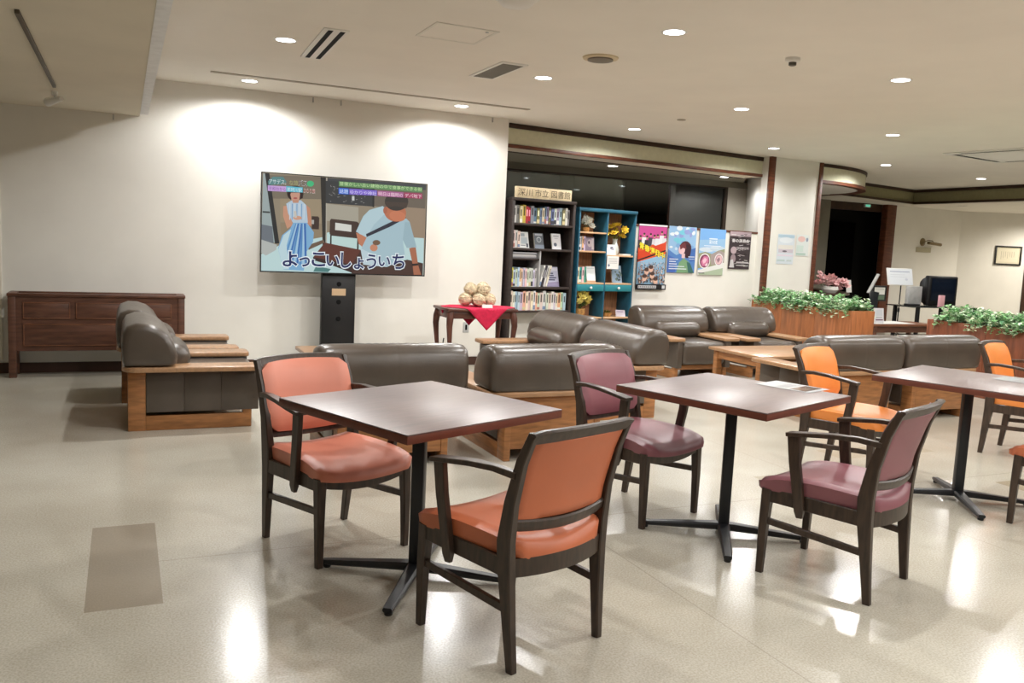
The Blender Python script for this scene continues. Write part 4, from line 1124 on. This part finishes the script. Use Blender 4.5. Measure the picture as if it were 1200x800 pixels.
def pot_big(t): MB().lathe([(.05, 0), (.062, .05), (.068, .10), (.06, .10), (.045, .03), (.001, .03)], 18).build('pot', M_wick, t)
bouquet('flower_pot', 'small pot of white flowers on the top left shelf of the teal unit', 'flowers', MBL @ Matrix.Translation((.20, .13, 1.545)), pot_small,
        [(-.02, -.02, .13, .055), (.04, -.03, .11, .05), (.07, -.02, .07, .045), (-.06, -.02, .10, .035), (.0, .02, .16, .05), (.055, .0, .15, .045)], M_wht, (0, 0, .04), M_grn)
bouquet('flower_vase', 'pale vase with wide yellow flowers in the right half of the teal unit', 'flowers', MBL @ Matrix.Translation((.655, .13, 1.284)), vase,
        [(-.15, -.03, .29, .055), (-.11, .0, .33, .05), (-.05, -.03, .345, .055), (.0, .0, .30, .05), (-.06, -.04, .26, .05), (.10, -.05, .31, .05), (.13, -.03, .28, .045), (.06, -.06, .22, .05), (-.16, -.03, .24, .045), (.02, -.02, .36, .045)], M_yel, (0, 0, .17), M_olv)
bouquet('flower_pot', 'pot of pale yellow flowers low in the left half of the teal unit', 'flowers', MBL @ Matrix.Translation((.16, .11, .53)), pot_big,
        [(-.09, -.02, .22, .05), (-.05, -.03, .27, .05), (.01, -.03, .30, .05), (.05, -.02, .26, .05), (.0, -.05, .23, .05), (.09, -.03, .22, .05), (-.04, -.06, .19, .045), (.05, -.06, .18, .045), (.10, -.02, .17, .04), (-.1, -.01, .16, .04)], M_pyel, (0, 0, .08), M_grn)
t = thing('basket', 'small basket with green sprigs on the lowest right shelf of the teal unit', 'basket'); t.matrix_world = MBL @ Matrix.Translation((.58, .12, .53))
MB().lathe([(.05, 0), (.075, .05), (.07, .05), (.045, .008), (.001, .008)], 18).build('bowl', M_wick, t)
mb = MB()
for k in range(26):
    a = random.uniform(0, 2 * PI); q = Vector((random.uniform(-.05, .05), random.uniform(-.05, .05), .04)); d = Vector((math.cos(a), math.sin(a), .8)).normalized(); w = Vector((-d.y, d.x, 0)) * .015
    mb.add([q, q + d * .03 + w, q + d * .06, q + d * .03 - w], [(0, 1, 2, 3)])
mb.build('sprigs', M_olv, t, smooth=False, recalc=False)
p = Pic((-.06, 0, .09), (.12, 0, 0), (0, 0, -.09)); p.rect(0, 0, 1, 1, (214, 204, 214)); p.rect(.1, .2, .8, .35, (170, 150, 180))
o = p.build('folded_card', M_ink); o.matrix_world = MBL @ Matrix.Translation((.76, .06, .531)) @ Matrix.Rotation(R(-25), 4, 'Z') @ Matrix.Rotation(R(-30), 4, 'X'); tag(o, 'small pale lilac card leaning on the lowest right shelf of the teal unit', 'card')

# ================================================================= POSTERS ON THE BAY WALL
def poster(a0, z1, w_, h_, draw, label, cat='poster', tilt=0.0):
    t_ = MB()
    p = Pic((0, -.0012, 0), (w_, 0, 0), (0, 0, -h_), step=.00012)
    draw(p)
    bk = MB().box(0, w_, -.001, 0, -h_, 0)
    for k in range(len(bk.f)): bk.col[k] = (232, 232, 230)
    o0 = len(bk.v); bk.v += p.mb.v; bk.f += [[i + o0 for i in f] for f in p.mb.f]; bk.mi += p.mb.mi; bk.col += p.mb.col
    o = bk.build('poster', M_ink, None, smooth=False, recalc=False)
    b = bq(a0, -.014 if cat == 'poster' else 0)
    o.matrix_world = Matrix.Translation((b.x, b.y, z1)) @ Matrix.Rotation(AB, 4, 'Z') @ Matrix.Rotation(tilt, 4, 'Y')
    return tag(o, label, cat)
def pa(X): return (X - P0.x) / U0.x
def po1(p):
    p.rect(0, 0, 1, 1, (36, 32, 36)); p.rect(.02, 0, .985, .025, (236, 236, 236)); p.rect(.02, .03, .97, .35, (204, 76, 148))
    for x, v, c in ((.08, .2, (70, 60, 70)), (.2, .16, (232, 232, 232)), (.3, .2, (50, 46, 56)), (.42, .16, (70, 66, 80)), (.55, .18, (214, 210, 214)), (.66, .17, (226, 226, 230)), (.8, .12, (232, 232, 236)), (.9, .16, (222, 222, 226))):
        p.poly([(x - .1, .44), (x - .07, v + .04), (x + .07, v + .04), (x + .1, .40)], c); p.ell(x, v, .035, .024, (206, 160, 136)); p.ell(x, v - .014, .037, .016, (60, 44, 40))
    p.rect(.02, .43, .97, .92, (148, 186, 214))
    p.poly([(.02, .36), (.3, .38), (.5, .30), (.7, .34), (.97, .24), (.97, .44), (.02, .58)], (222, 84, 40))
    p.poly([(.02, .425), (.97, .255), (.97, .40), (.02, .57)], (40, 30, 34)); p.poly([(.02, .425), (.97, .255), (.97, .375), (.02, .545)], (214, 70, 36))
    p.text('青春爆発中', .5, .402, .92, .112, (44, 26, 22), .06, slant=-.18); p.text('青春爆発中', .5, .400, .90, .104, (250, 228, 60), .025, slant=-.18)
    for i in range(230):
        v = random.uniform(.575, .90); s = .008 + .03 * (v - .56)
        c = random.choice([(120, 96, 84), (168, 130, 112), (92, 74, 70), (206, 176, 156), (70, 62, 64), (190, 150, 140), (226, 206, 196)])
        p.ell(random.uniform(.05, .95), v, s * 1.3, s, c, 8)
    for x, v in ((.3, .72), (.5, .78), (.24, .82), (.62, .86), (.44, .68)): p.ell(x, v, .08, .05, (222, 180, 160), 12); p.ell(x, v - .03, .08, .03, (80, 58, 52), 12)
    p.rect(0, .915, 1, 1, (28, 26, 30)); p.rect(.04, .935, .66, .975, (214, 214, 216)); p.rect(.86, .93, .96, .98, (206, 206, 208))
    for i in range(12): p.rect(.06 + .05 * i, .945, .09 + .05 * i, .965, (60, 60, 64))
def po2(p):
    p.rect(0, 0, 1, 1, (150, 188, 224))
    for i in range(26): p.ell(random.uniform(0.06, .94), random.uniform(.04, .5), random.uniform(.04, .12), random.uniform(.02, .06), random.choice([(196, 216, 236), (128, 170, 216), (226, 234, 240), (150, 160, 214), (120, 200, 220)]), 12)
    p.poly([(0, .5), (.3, .62), (1, .44), (1, 1), (0, 1)], (84, 128, 190)); p.poly([(0, .62), (.3, .7), (.3, 1), (0, 1)], (70, 104, 180)); p.poly([(.78, .5), (1, .46), (1, .74), (.8, .76)], (70, 110, 180))
    p.poly([(.34, 1), (.42, .78), (.58, .68), (.78, .76), (.96, 1)], (122, 160, 120)); p.poly([(.7, .76), (.82, .78), (.99, 1), (.78, 1)], (60, 104, 100))
    p.ell(.62, .47, .22, .16, (82, 40, 46)); p.ell(.7, .53, .13, .15, (58, 34, 44)); p.ell(.49, .50, .12, .10, (228, 192, 196)); p.poly([(.4, .4), (.6, .34), (.66, .48), (.52, .46), (.44, .5)], (116, 54, 58)); p.rect(.5, .58, .62, .68, (222, 190, 190))
    for i, (u0, u1) in enumerate(((.06, .38), (.06, .3), (.06, .34), (.06, .62), (.06, .7))): p.rect(u0, .70 + .052 * i, u1, .718 + .052 * i, (226, 232, 238))
    p.rect(.74, .64, .97, .655, (230, 234, 238)); p.rect(.78, .69, .97, .70, (230, 234, 238))
def po3(p):
    p.rect(0, 0, 1, 1, (122, 172, 226)); p.poly([(0, .25), (1, .2), (1, .5), (0, .55)], (150, 188, 222)); p.ell(.3, .45, .3, .05, (206, 216, 226)); p.ell(.7, .42, .3, .06, (190, 206, 220))
    p.poly([(0, .54), (.25, .50), (.5, .54), (.75, .46), (1, .42), (1, .8), (0, .86)], (146, 150, 116)); p.poly([(.45, .56), (.8, .46), (1, .5), (1, .72), (.5, .78)], (164, 150, 146))
    p.poly([(0, .9), (1, .72), (1, 1), (0, 1)], (226, 226, 222)); p.poly([(.05, .97), (.97, .84), (.97, 1), (.05, 1)], (172, 186, 160))
    p.ell(.24, .70, .215, .165, (232, 230, 230)); p.ell(.24, .70, .185, .142, (128, 60, 90)); p.poly([(.10, .72), (.2, .60), (.36, .60), (.40, .70), (.3, .8), (.16, .81)], (206, 120, 156)); p.poly([(.16, .69), (.24, .63), (.33, .66), (.28, .73), (.2, .76)], (240, 190, 206)); p.poly([(.26, .78), (.36, .73), (.37, .78), (.3, .82)], (240, 206, 214))
    p.ell(.79, .66, .17, .135, (232, 230, 230)); p.ell(.79, .66, .145, .115, (186, 150, 160)); p.poly([(.66, .70), (.74, .58), (.88, .57), (.92, .68), (.84, .755), (.72, .75)], (222, 186, 190)); p.poly([(.70, .66), (.80, .60), (.84, .66), (.76, .73)], (150, 116, 128))
    p.text('深川の花', .52, .285, .32, .085, (234, 240, 246), .02); p.rect(.18, .36, .82, .375, (224, 232, 242)); p.rect(.26, .40, .74, .412, (224, 232, 242)); p.rect(.36, .20, .68, .225, (220, 230, 242)); p.rect(.02, .955, .26, .97, (50, 50, 54))
def po4(p):
    p.rect(0, 0, 1, 1, (78, 66, 70)); p.rect(.0, 0, 1, .12, (176, 156, 164)); p.rect(.02, .14, .98, .98, (60, 50, 54))
    for i in range(46):
        u = random.uniform(.02, .85); v = random.uniform(.04, .94); L = random.uniform(.05, .3); hh = random.uniform(.006, .022); s = random.uniform(-.03, .03)
        p.poly([(u, v), (min(.98, u + L), v + s), (min(.98, u + L), v + s + hh), (u, v + hh)], random.choice([(214, 208, 208), (170, 160, 162), (36, 30, 34), (128, 112, 116), (226, 222, 222), (40, 34, 36)]))
    p.text('春の演奏会', .5, .24, .82, .10, (222, 218, 218), .015); p.rect(.3, .4, .92, .47, (128, 118, 122)); p.text('コンサート', .62, .435, .52, .05, (220, 216, 216), .01)
    p.ell(.2, .5, .14, .10, (180, 160, 166), 14); p.ell(.2, .72, .12, .12, (150, 130, 136), 14); p.poly([(.08, .76), (.2, .74), (.28, .96), (.06, .96)], (200, 196, 198)); p.rect(.36, .80, .94, .84, (190, 184, 186)); p.rect(.36, .88, .8, .91, (170, 164, 166))
poster(pa(5.95), 1.69, .495, .835, po1, 'magenta and yellow poster with a diagonal banner over a crowd, beside the teal unit')
poster(pa(6.465), 1.69, .49, .605, po2, 'blue poster with a dark-haired figure in a green jacket among clouds')
poster(pa(7.015), 1.685, .485, .62, po3, 'sky blue landscape poster with two round flower pictures')
poster(pa(7.575), 1.672, .42, .515, po4, 'dark grey poster with white lettering, at the right end of the row')
# papers on the white pillar
def paper(X, z1, w_, h_, draw, label):
    a = math.atan2(.085, .98)
    p = Pic((0, -.0014, 0), (w_, 0, 0), (0, 0, -h_), step=.00012); draw(p)
    bk = MB().box(0, w_, -.001, 0, -h_, 0)
    for k in range(len(bk.f)): bk.col[k] = (230, 232, 232)
    o0 = len(bk.v); bk.v += p.mb.v; bk.f += [[i + o0 for i in f] for f in p.mb.f]; bk.mi += p.mb.mi; bk.col += p.mb.col
    o = bk.build('notice', M_ink, None, smooth=False, recalc=False)
    o.matrix_world = Matrix.Translation((X, 9.42 + (X - 8.12) * .0867 - .003, z1)) @ Matrix.Rotation(a, 4, 'Z')
    return tag(o, label, 'notice')
def n1(p):
    p.rect(0, 0, 1, 1, (214, 222, 230)); p.rect(.02, .02, .98, .12, (176, 200, 216)); p.ell(.5, .2, .4, .1, (226, 232, 238)); p.rect(.05, .36, .95, .5, (226, 222, 216)); p.rect(.08, .5, .95, .62, (206, 196, 206)); p.ell(.45, .57, .14, .03, (120, 112, 120)); p.rect(.04, .68, .96, .74, (226, 214, 226)); p.rect(.03, .85, .5, .91, (190, 204, 204)); p.rect(.6, .85, .9, .91, (196, 208, 208))
def n2(p):
    p.rect(0, 0, 1, 1, (222, 228, 226)); p.ell(.4, .2, .3, .14, (232, 196, 190)); p.ell(.85, .22, .09, .1, (150, 160, 180)); p.rect(.05, .5, .6, .8, (206, 222, 216)); p.rect(.03, .86, .8, .96, (176, 200, 190))
paper(8.375, 1.675, .33, .42, n1, 'pale blue printed notice on the white pillar, left one')
paper(8.745, 1.68, .25, .30, n2, 'small pale green and pink notice on the white pillar, right one')

# ================================================================= PLANTERS
M_soil = mat('soil', (52, 40, 30), 0.9, 0.1, noise=0.2, nscale=40)
def planter(label, x0, x1, y0, y1, h_=.75, wood=None):
    m = wood or M_plant
    t = thing('planter_box', label, 'planter', ((x0 + x1) / 2, (y0 + y1) / 2, 0))
    a, b_ = (x1 - x0) / 2, (y1 - y0) / 2
    n = max(2, round((y1 - y0) / .62)); L = 2 * b_ / n
    for s in (-1, 1):
        for k in range(n):
            yy = -b_ + k * L
            xa, xb = (s * a - .02, s * a) if s > 0 else (s * a, s * a + .02)
            MB().box(xa, xb, yy + .0015, yy + L - .0015, 0, h_, .002).build('side_board', m, t)
    for s in (-1, 1):
        ya, yb = (s * b_ - .02, s * b_ + .004) if s > 0 else (s * b_ - .004, s * b_ + .02)
        MB().box(-a - .002, a + .002, ya, yb, 0, h_ + .003, .003).build('end_board', m, t)
    MB().box(-a + .02, a - .02, -b_ + .02, b_ - .02, .45, h_ - .05).build('soil_bed', M_soil, t, smooth=False)
    return t
M_lf = [mat('leaf_mid', (146, 192, 136), 0.5, 0.4, noise=0.15, nscale=30), mat('leaf_pale', (214, 232, 202), 0.5, 0.4, noise=0.1, nscale=30), mat('leaf_deep', (100, 152, 108), 0.5, 0.4, noise=0.15, nscale=30), mat('leaf_cream', (216, 220, 186), 0.5, 0.4)]
def foliage(label, x0, x1, y0, y1, z, nspr):
    mb = MB()
    for _ in range(nspr):
        x = random.uniform(x0 + .03, x1 - .03); y = random.uniform(y0 + .03, y1 - .03)
        base = Vector((x, y, z - .05)); edge = min(x - x0, x1 - x)
        hang = edge < .09 and random.random() < .5
        out = -1 if x - x0 < x1 - x else 1
        d = Vector((random.uniform(-.5, .5), random.uniform(-.6, .6), 1)).normalized()
        Ls = random.uniform(.10, .23)
        if hang:
            path = [base, Vector((x0 - .03 if out < 0 else x1 + .03, y, z + .05)), Vector(((x0 - .05) if out < 0 else (x1 + .05), y + random.uniform(-.06, .06), z - random.uniform(.0, .10)))]
        else:
            path = [base, base + d * Ls * .6, base + d * Ls + Vector((random.uniform(-.04, .04), random.uniform(-.05, .05), 0))]
        mb.tube(path, .002, 4, mi=2)
        m = random.choice([0, 0, 1, 1, 2, 3])
        for k in range(11):
            f = random.uniform(.3, 1.0) * 2; i = min(1, int(f)); q = path[i].lerp(path[i + 1], f - i)
            a = random.uniform(0, 2 * PI); dd = Vector((math.cos(a), math.sin(a), random.uniform(-.25, .7))).normalized(); w = dd.cross(Vector((0, 0, 1))).normalized()
            L = random.uniform(.034, .06); up = w.cross(dd) * L * .12
            mb.add([q, q + dd * L * .35 + w * L * .36 + up, q + dd * L * .75 + w * L * .28 + up, q + dd * L, q + dd * L * .75 - w * L * .28 + up, q + dd * L * .35 - w * L * .36 + up], [(0, 1, 2, 3), (0, 3, 4, 5)], random.choice([m, m, 0, 1]))
    o = mb.build('leafy_plants', M_lf, None, smooth=False, recalc=False)
    return tag(o, label, 'plants', None, 'stuff')
planter('long orange-brown wooden planter in front of the white pillar', 7.935, 8.30, 7.56, 9.36)
foliage('pale green leafy plants filling the planter before the white pillar', 7.935, 8.30, 7.60, 9.33, .75, 430)
M_plant2 = mat('planter_wood_dark', (124, 70, 46), 0.42, 0.4, noise=0.13, nscale=5, stretch=(6, 6, 0.7))
planter('dark red-brown wooden planter at the right edge of the photo', 8.08, 8.46, 4.5, 6.62, .75, M_plant2)
foliage('green and cream leafy plants filling the planter at the right edge', 8.08, 8.46, 4.54, 6.58, .75, 480)

# ================================================================= RECEPTION THINGS
cn = [(9.35 + 1.55 * math.cos(-PI / 2 + k / 12 * PI / 2), 11.2 + 1.5 * math.sin(-PI / 2 + k / 12 * PI / 2)) for k in range(13)]
t = thing('reception_counter', 'curved brown reception counter under the canopy', 'counter')
ribbon(cn + [(10.9, 12.1)], 0, .80, .05, M_trim, 'front_panel').parent = t
MB().prism([(9.35 + 1.62 * math.cos(-PI / 2 + k / 12 * PI / 2), 11.2 + 1.57 * math.sin(-PI / 2 + k / 12 * PI / 2)) for k in range(13)] + [(10.97, 12.1), (10.5, 12.1)] + [(9.35 + 1.2 * math.cos(-k / 8 * PI / 2), 11.2 + 1.1 * math.sin(-k / 8 * PI / 2)) for k in range(9)], .80, .835, bev=.004).build('counter_top', M_trimd, t)
M_pink = mat('pink_petal', (238, 188, 188), 0.6, 0.3, noise=0.1, nscale=20)
def low_pot(t): MB().lathe([(.09, 0), (.13, .05), (.12, .10), (.11, .10), (.001, .06)], 20).build('bowl', M_white, t)
bouquet('flower_bowl', 'low pink flower arrangement on the reception counter behind the plants', 'flowers', Matrix.Translation((9.98, 10.0, .836)), low_pot,
        [(-.22, 0, .22, .07), (-.2, .03, .29, .05), (-.12, -.04, .18, .10), (-.02, -.05, .15, .10), (.1, -.06, .13, .10), (.2, -.05, .16, .10), (.28, -.02, .11, .09), (-.26, -.02, .13, .10), (.02, 0, .22, .08), (.16, .02, .1, .09)], M_pink, (0, 0, .08), M_grn)
o = MB().prism([(-.07, 0), (.07, 0), (.07, .004), (-.07, .004)], 0, .20).build('name_card', M_white, smooth=False); o.location = (10.62, 10.22, .836); o.rotation_euler = (R(-10), 0, R(10)); tag(o, 'tall white card standing on the reception counter beside the pink flowers', 'card')

t = thing('low_desk', 'low brown desk behind the gap between the two planters', 'desk', (9.75, 8.55, 0))
MB().box(-.62, .62, -.22, .25, .485, .515, .005).build('desk_top', M_red2, t)
mb = MB(); mb.box(-.56, .56, -.19, -.165, .40, .485); mb.build('apron', M_red, t, smooth=False)
for sx in (-1, 1):
    for sy in (-1, 1): MB().box(sx * .55 - .025, sx * .55 + .025, sy * .19 - .025, sy * .19 + .025, 0, .485, .003).build('leg', M_red, t)
o = MB().box(-.30, .45, -.18, .2, 0, .004).build('white_sheet', M_white, smooth=False); o.location = (9.55, 8.56, .5155); tag(o, 'white sheet spread on the low brown desk', 'paper')
t = thing('leaflet_rack', 'slanted metal leaflet rack on the low desk by the planter end', 'rack', (9.36, 8.60, .52), R(-8))
MB().bar([(.17, .10, 0), (-.02, .02, .42)], [(.03, .02)] * 2, xdir=(0, 1, 0)).build('slanted_post', M_metal, t)
MB().bar([(-.05, .02, .40), (.09, .02, .66)], [(.05, .02)] * 2, xdir=(0, 1, 0)).build('upper_arm', M_metal, t)
MB().box(-.10, .10, -.04, .12, 0, .02, .004).build('base', M_black, t)
MB().box(-.12, .02, -.05, -.04, .10, .42, .002, M=Matrix.Rotation(R(8), 4, 'Y')).build('back_plate', M_blackm, t)
def d9(p): p.rect(0, 0, 1, 1, (222, 222, 226)); p.rect(.1, .72, .9, .8, (120, 90, 110)); p.rect(.15, .1, .85, .5, (206, 210, 216)); p.rect(.15, .58, .8, .62, (150, 150, 156))
face_out(Matrix.Translation((9.30, 8.42, .517)), .05, 0, 0, .17, .21, d9, 'white leaflet standing on the low desk beside the leaflet rack', tilt=8, name='leaflet', cat='leaflet')
t = thing('card_terminal', 'small dark screen with a white notice on a post beside the leaflet rack', 'screen', (9.62, 8.72, .52))
MB().tube([(0, .02, 0), (0, .02, .33)], .012, 8).build('post', M_black, t)
MB().box(-.14, .14, -.01, .02, .28, .50, .006).build('housing', M_black, t)
p = Pic((-.10, -.0115, .475), (.20, 0, 0), (0, 0, -.10)); p.rect(0, 0, 1, 1, (214, 214, 206)); p.rect(.1, .2, .9, .3, (180, 180, 176)); p.build('white_notice', M_ink, t)
p = Pic((-.10, -.0115, .365), (.20, 0, 0), (0, 0, -.06)); p.rect(0, 0, 1, 1, (96, 116, 96)); p.build('display', M_ink, t)

t = thing('notice_stand', 'white notice board tilted on a thin black floor stand', 'notice stand', (10.93, 9.50, 0), R(-14))
MB().lathe([(.13, 0), (.13, .012), (.02, .02), (.012, .03), (.001, .03)], 20).build('base', M_blackm, t)
MB().tube([(0, 0, .02), (0, 0, 1.05)], .009, 8).build('pole', M_blackm, t)
MB().lathe([(.016, -.03), (.016, .03)], 10, (0, 0, .62)).build('collar', M_blackm, t)
bd = MB().box(-.22, .22, -.012, 0, 0, .27, .003).build('board', M_white, t); bd.matrix_local = Matrix.Translation((-.02, -.012, 1.0)) @ Matrix.Rotation(R(-16), 4, 'X')
p = Pic((-.21, -.0135, .26), (.42, 0, 0), (0, 0, -.25)); p.rect(0, 0, 1, 1, (222, 226, 230)); p.rect(.1, .16, .9, .2, (130, 140, 170)); p.rect(.1, .36, .7, .38, (190, 194, 200)); p.rect(.1, .5, .8, .52, (190, 194, 200)); p.ell(.75, .66, .06, .08, (200, 204, 214)); p.build('notice_sheet', M_ink, bd)

t = thing('glass_tv_table', 'black-framed glass table under the old box television', 'table', (11.05, 8.95, 0), R(-3))
MB().box(-.68, .68, -.22, .28, .715, .73, .003).build('glass_top', mat('smoked_glass', (40, 44, 44), 0.08, 0.6), t)
for x in (-.53, -.08, .60):
    for y in (-.18, .24): MB().box(x - .025, x + .025, y - .02, y + .02, 0, .715, .003).build('leg', M_black, t)
MB().box(-.55, .62, .02, .26, .28, .295, .003).build('lower_shelf', _mats['smoked_glass'], t)
t = thing('box_television', 'old black box television switched off on the glass table', 'television', (11.20, 8.98, .731), R(-14))
t.scale = (.82, .9, .97)
MB().box(-.30, .30, -.02, .10, 0, .46, .025, seg=3).build('front_bezel', M_black, t)
rr = []
for y, k in ((.10, .95), (.22, .82), (.34, .62), (.40, .5)):
    rr.append([(-.30 * k, y, .23 - .22 * k), (.30 * k, y, .23 - .22 * k), (.30 * k, y, .23 + .21 * k), (-.30 * k, y, .23 + .21 * k)])
MB().loft(rr).build('tube_housing', M_black, t)
sv = []; sf = []
for j in range(9):
    for i in range(11):
        u = -1 + i / 5; v = -1 + j / 4
        sv.append((u * .245, -.0245 - .016 * (1 - u * u * .7) * (1 - v * v * .7), .25 + v * .175))
for j in range(8):
    for i in range(10):
        a = j * 11 + i; sf.append((a, a + 1, a + 12, a + 11))
MB().add(sv, sf).build('screen', mat('crt_glass', (20, 28, 42), 0.12, 0.6), t)
MB().box(-.03, .03, -.028, -.02, .022, .034, .002).build('button_row', M_metal, t)
o = MB().box(-.05, .05, -.02, .02, 0, .17, .004).build('tissue_box', mat('pink_paper', (226, 172, 180), 0.6)); o.location = (10.98, 8.80, .731); tag(o, 'pink upright packet in front of the old box television', 'packet')
o = MB().box(-.14, .14, -.02, .04, 0, .28, .006).build('metal_panel', M_metal); o.location = (10.74, 9.08, .731); tag(o, 'plain grey metal panel standing behind the pink packet on the glass table', 'panel')
o = MB().box(-.10, .10, -.06, .06, 0, .03, .006).build('media_player', M_black); o.location = (10.50, 8.90, .731); tag(o, 'flat black player at the left end of the glass table', 'player')

# reception walls: brass picture light, plate, framed certificate
M_brass = mat('brass', (120, 104, 76), 0.35, 0.5, metal=0.7)
t = thing('wall_lamp', 'brass picture lamp on the reception wall above the old television', 'wall lamp', (14.60, 12.27, 1.775))
t.scale = (.62, .62, .62)
MB().lathe([(.12, 0), (.13, .02), (.06, .05), (.001, .06)], 20).build('rose', M_brass, t).matrix_local = Matrix.Translation((-.02, 0, 0)) @ Matrix.Rotation(R(90), 4, 'X')
MB().tube([(0, -.05, .0), (.08, -.14, .06), (.20, -.20, .05), (.26, -.20, .0)], .014, 8).build('arm', M_brass, t)
MB().tube([(.02, -.20, -.02), (.60, -.20, -.06)], .05, 14).build('shade', M_brass, t)
o = MB().box(-.21, .21, -.006, 0, -.05, .05, .002).build('wall_plate', mat('pale_plate', (176, 168, 140), 0.5)); o.location = (14.62, 12.252, 1.62); tag(o, 'pale label plate on the wall below the brass lamp', 'plate')
a = math.atan2(-.6, 1.04)
t = thing('certificate_frame', 'dark framed certificate on the right reception wall', 'picture', (16.53, 11.80, 1.59), a)
for nm, x0, x1, z0, z1 in (('rail', -.26, .26, .165, .195), ('rail', -.26, .26, -.195, -.165), ('stile', -.26, -.23, -.165, .165), ('stile', .23, .26, -.165, .165)):
    MB().box(x0, x1, -.03, 0, z0, z1, .004).build('frame_' + nm, M_black, t)
p = Pic((-.23, -.012, .165), (.46, 0, 0), (0, 0, -.33)); p.rect(0, 0, 1, 1, (212, 204, 178)); p.rect(.08, .1, .92, .9, (220, 212, 188))
for i in range(7): p.rect(.2 + .09 * i, .25, .215 + .09 * i, .25 + random.uniform(.3, .5), (160, 150, 126))
p.build('certificate', M_ink, t)
# cord hanging at the table by the lounge chair
o = MB().tube([(2.72, 7.45, .46), (2.70, 7.45, .30), (2.71, 7.44, .12), (2.74, 7.42, .01)], .006, 6).build('cord', M_black); tag(o, 'thin dark cord hanging beside the arm of the lounge chair by the red cloth', 'cord')

# ================================================================= LIGHT, CAMERA
wd = bpy.data.worlds.new('night'); S.world = wd; wd.use_nodes = True
wd.node_tree.nodes['Background'].inputs[0].default_value = (0.012, 0.014, 0.018, 1)
wd.node_tree.nodes['Background'].inputs[1].default_value = 1.0

f, pi, ro, ya = 996.94, .11498, .046963, .430723
cyw, syw, cp, sp = math.cos(ya), math.sin(ya), math.cos(pi), math.sin(pi)
fw = Vector((syw * cp, cyw * cp, -sp)); rt = Vector((cyw, -syw, 0)); up = rt.cross(fw)
r2 = rt * math.cos(ro) + up * math.sin(ro); u2 = r2.cross(fw)
cd = bpy.data.cameras.new('camera'); co = bpy.data.objects.new('camera', cd); COL.objects.link(co)
cd.sensor_fit = 'HORIZONTAL'; cd.sensor_width = 36; cd.lens = f / 1200 * 36; cd.clip_start = .05; cd.clip_end = 100
co.matrix_world = Matrix(((r2.x, u2.x, -fw.x, 0), (r2.y, u2.y, -fw.y, 0), (r2.z, u2.z, -fw.z, 1.37), (0, 0, 0, 1)))
S.camera = co
S.view_settings.view_transform = 'Standard'; S.view_settings.look = 'None'
S.view_settings.exposure = 0.0; S.view_settings.gamma = 1.0; S.view_settings.use_curve_mapping = False
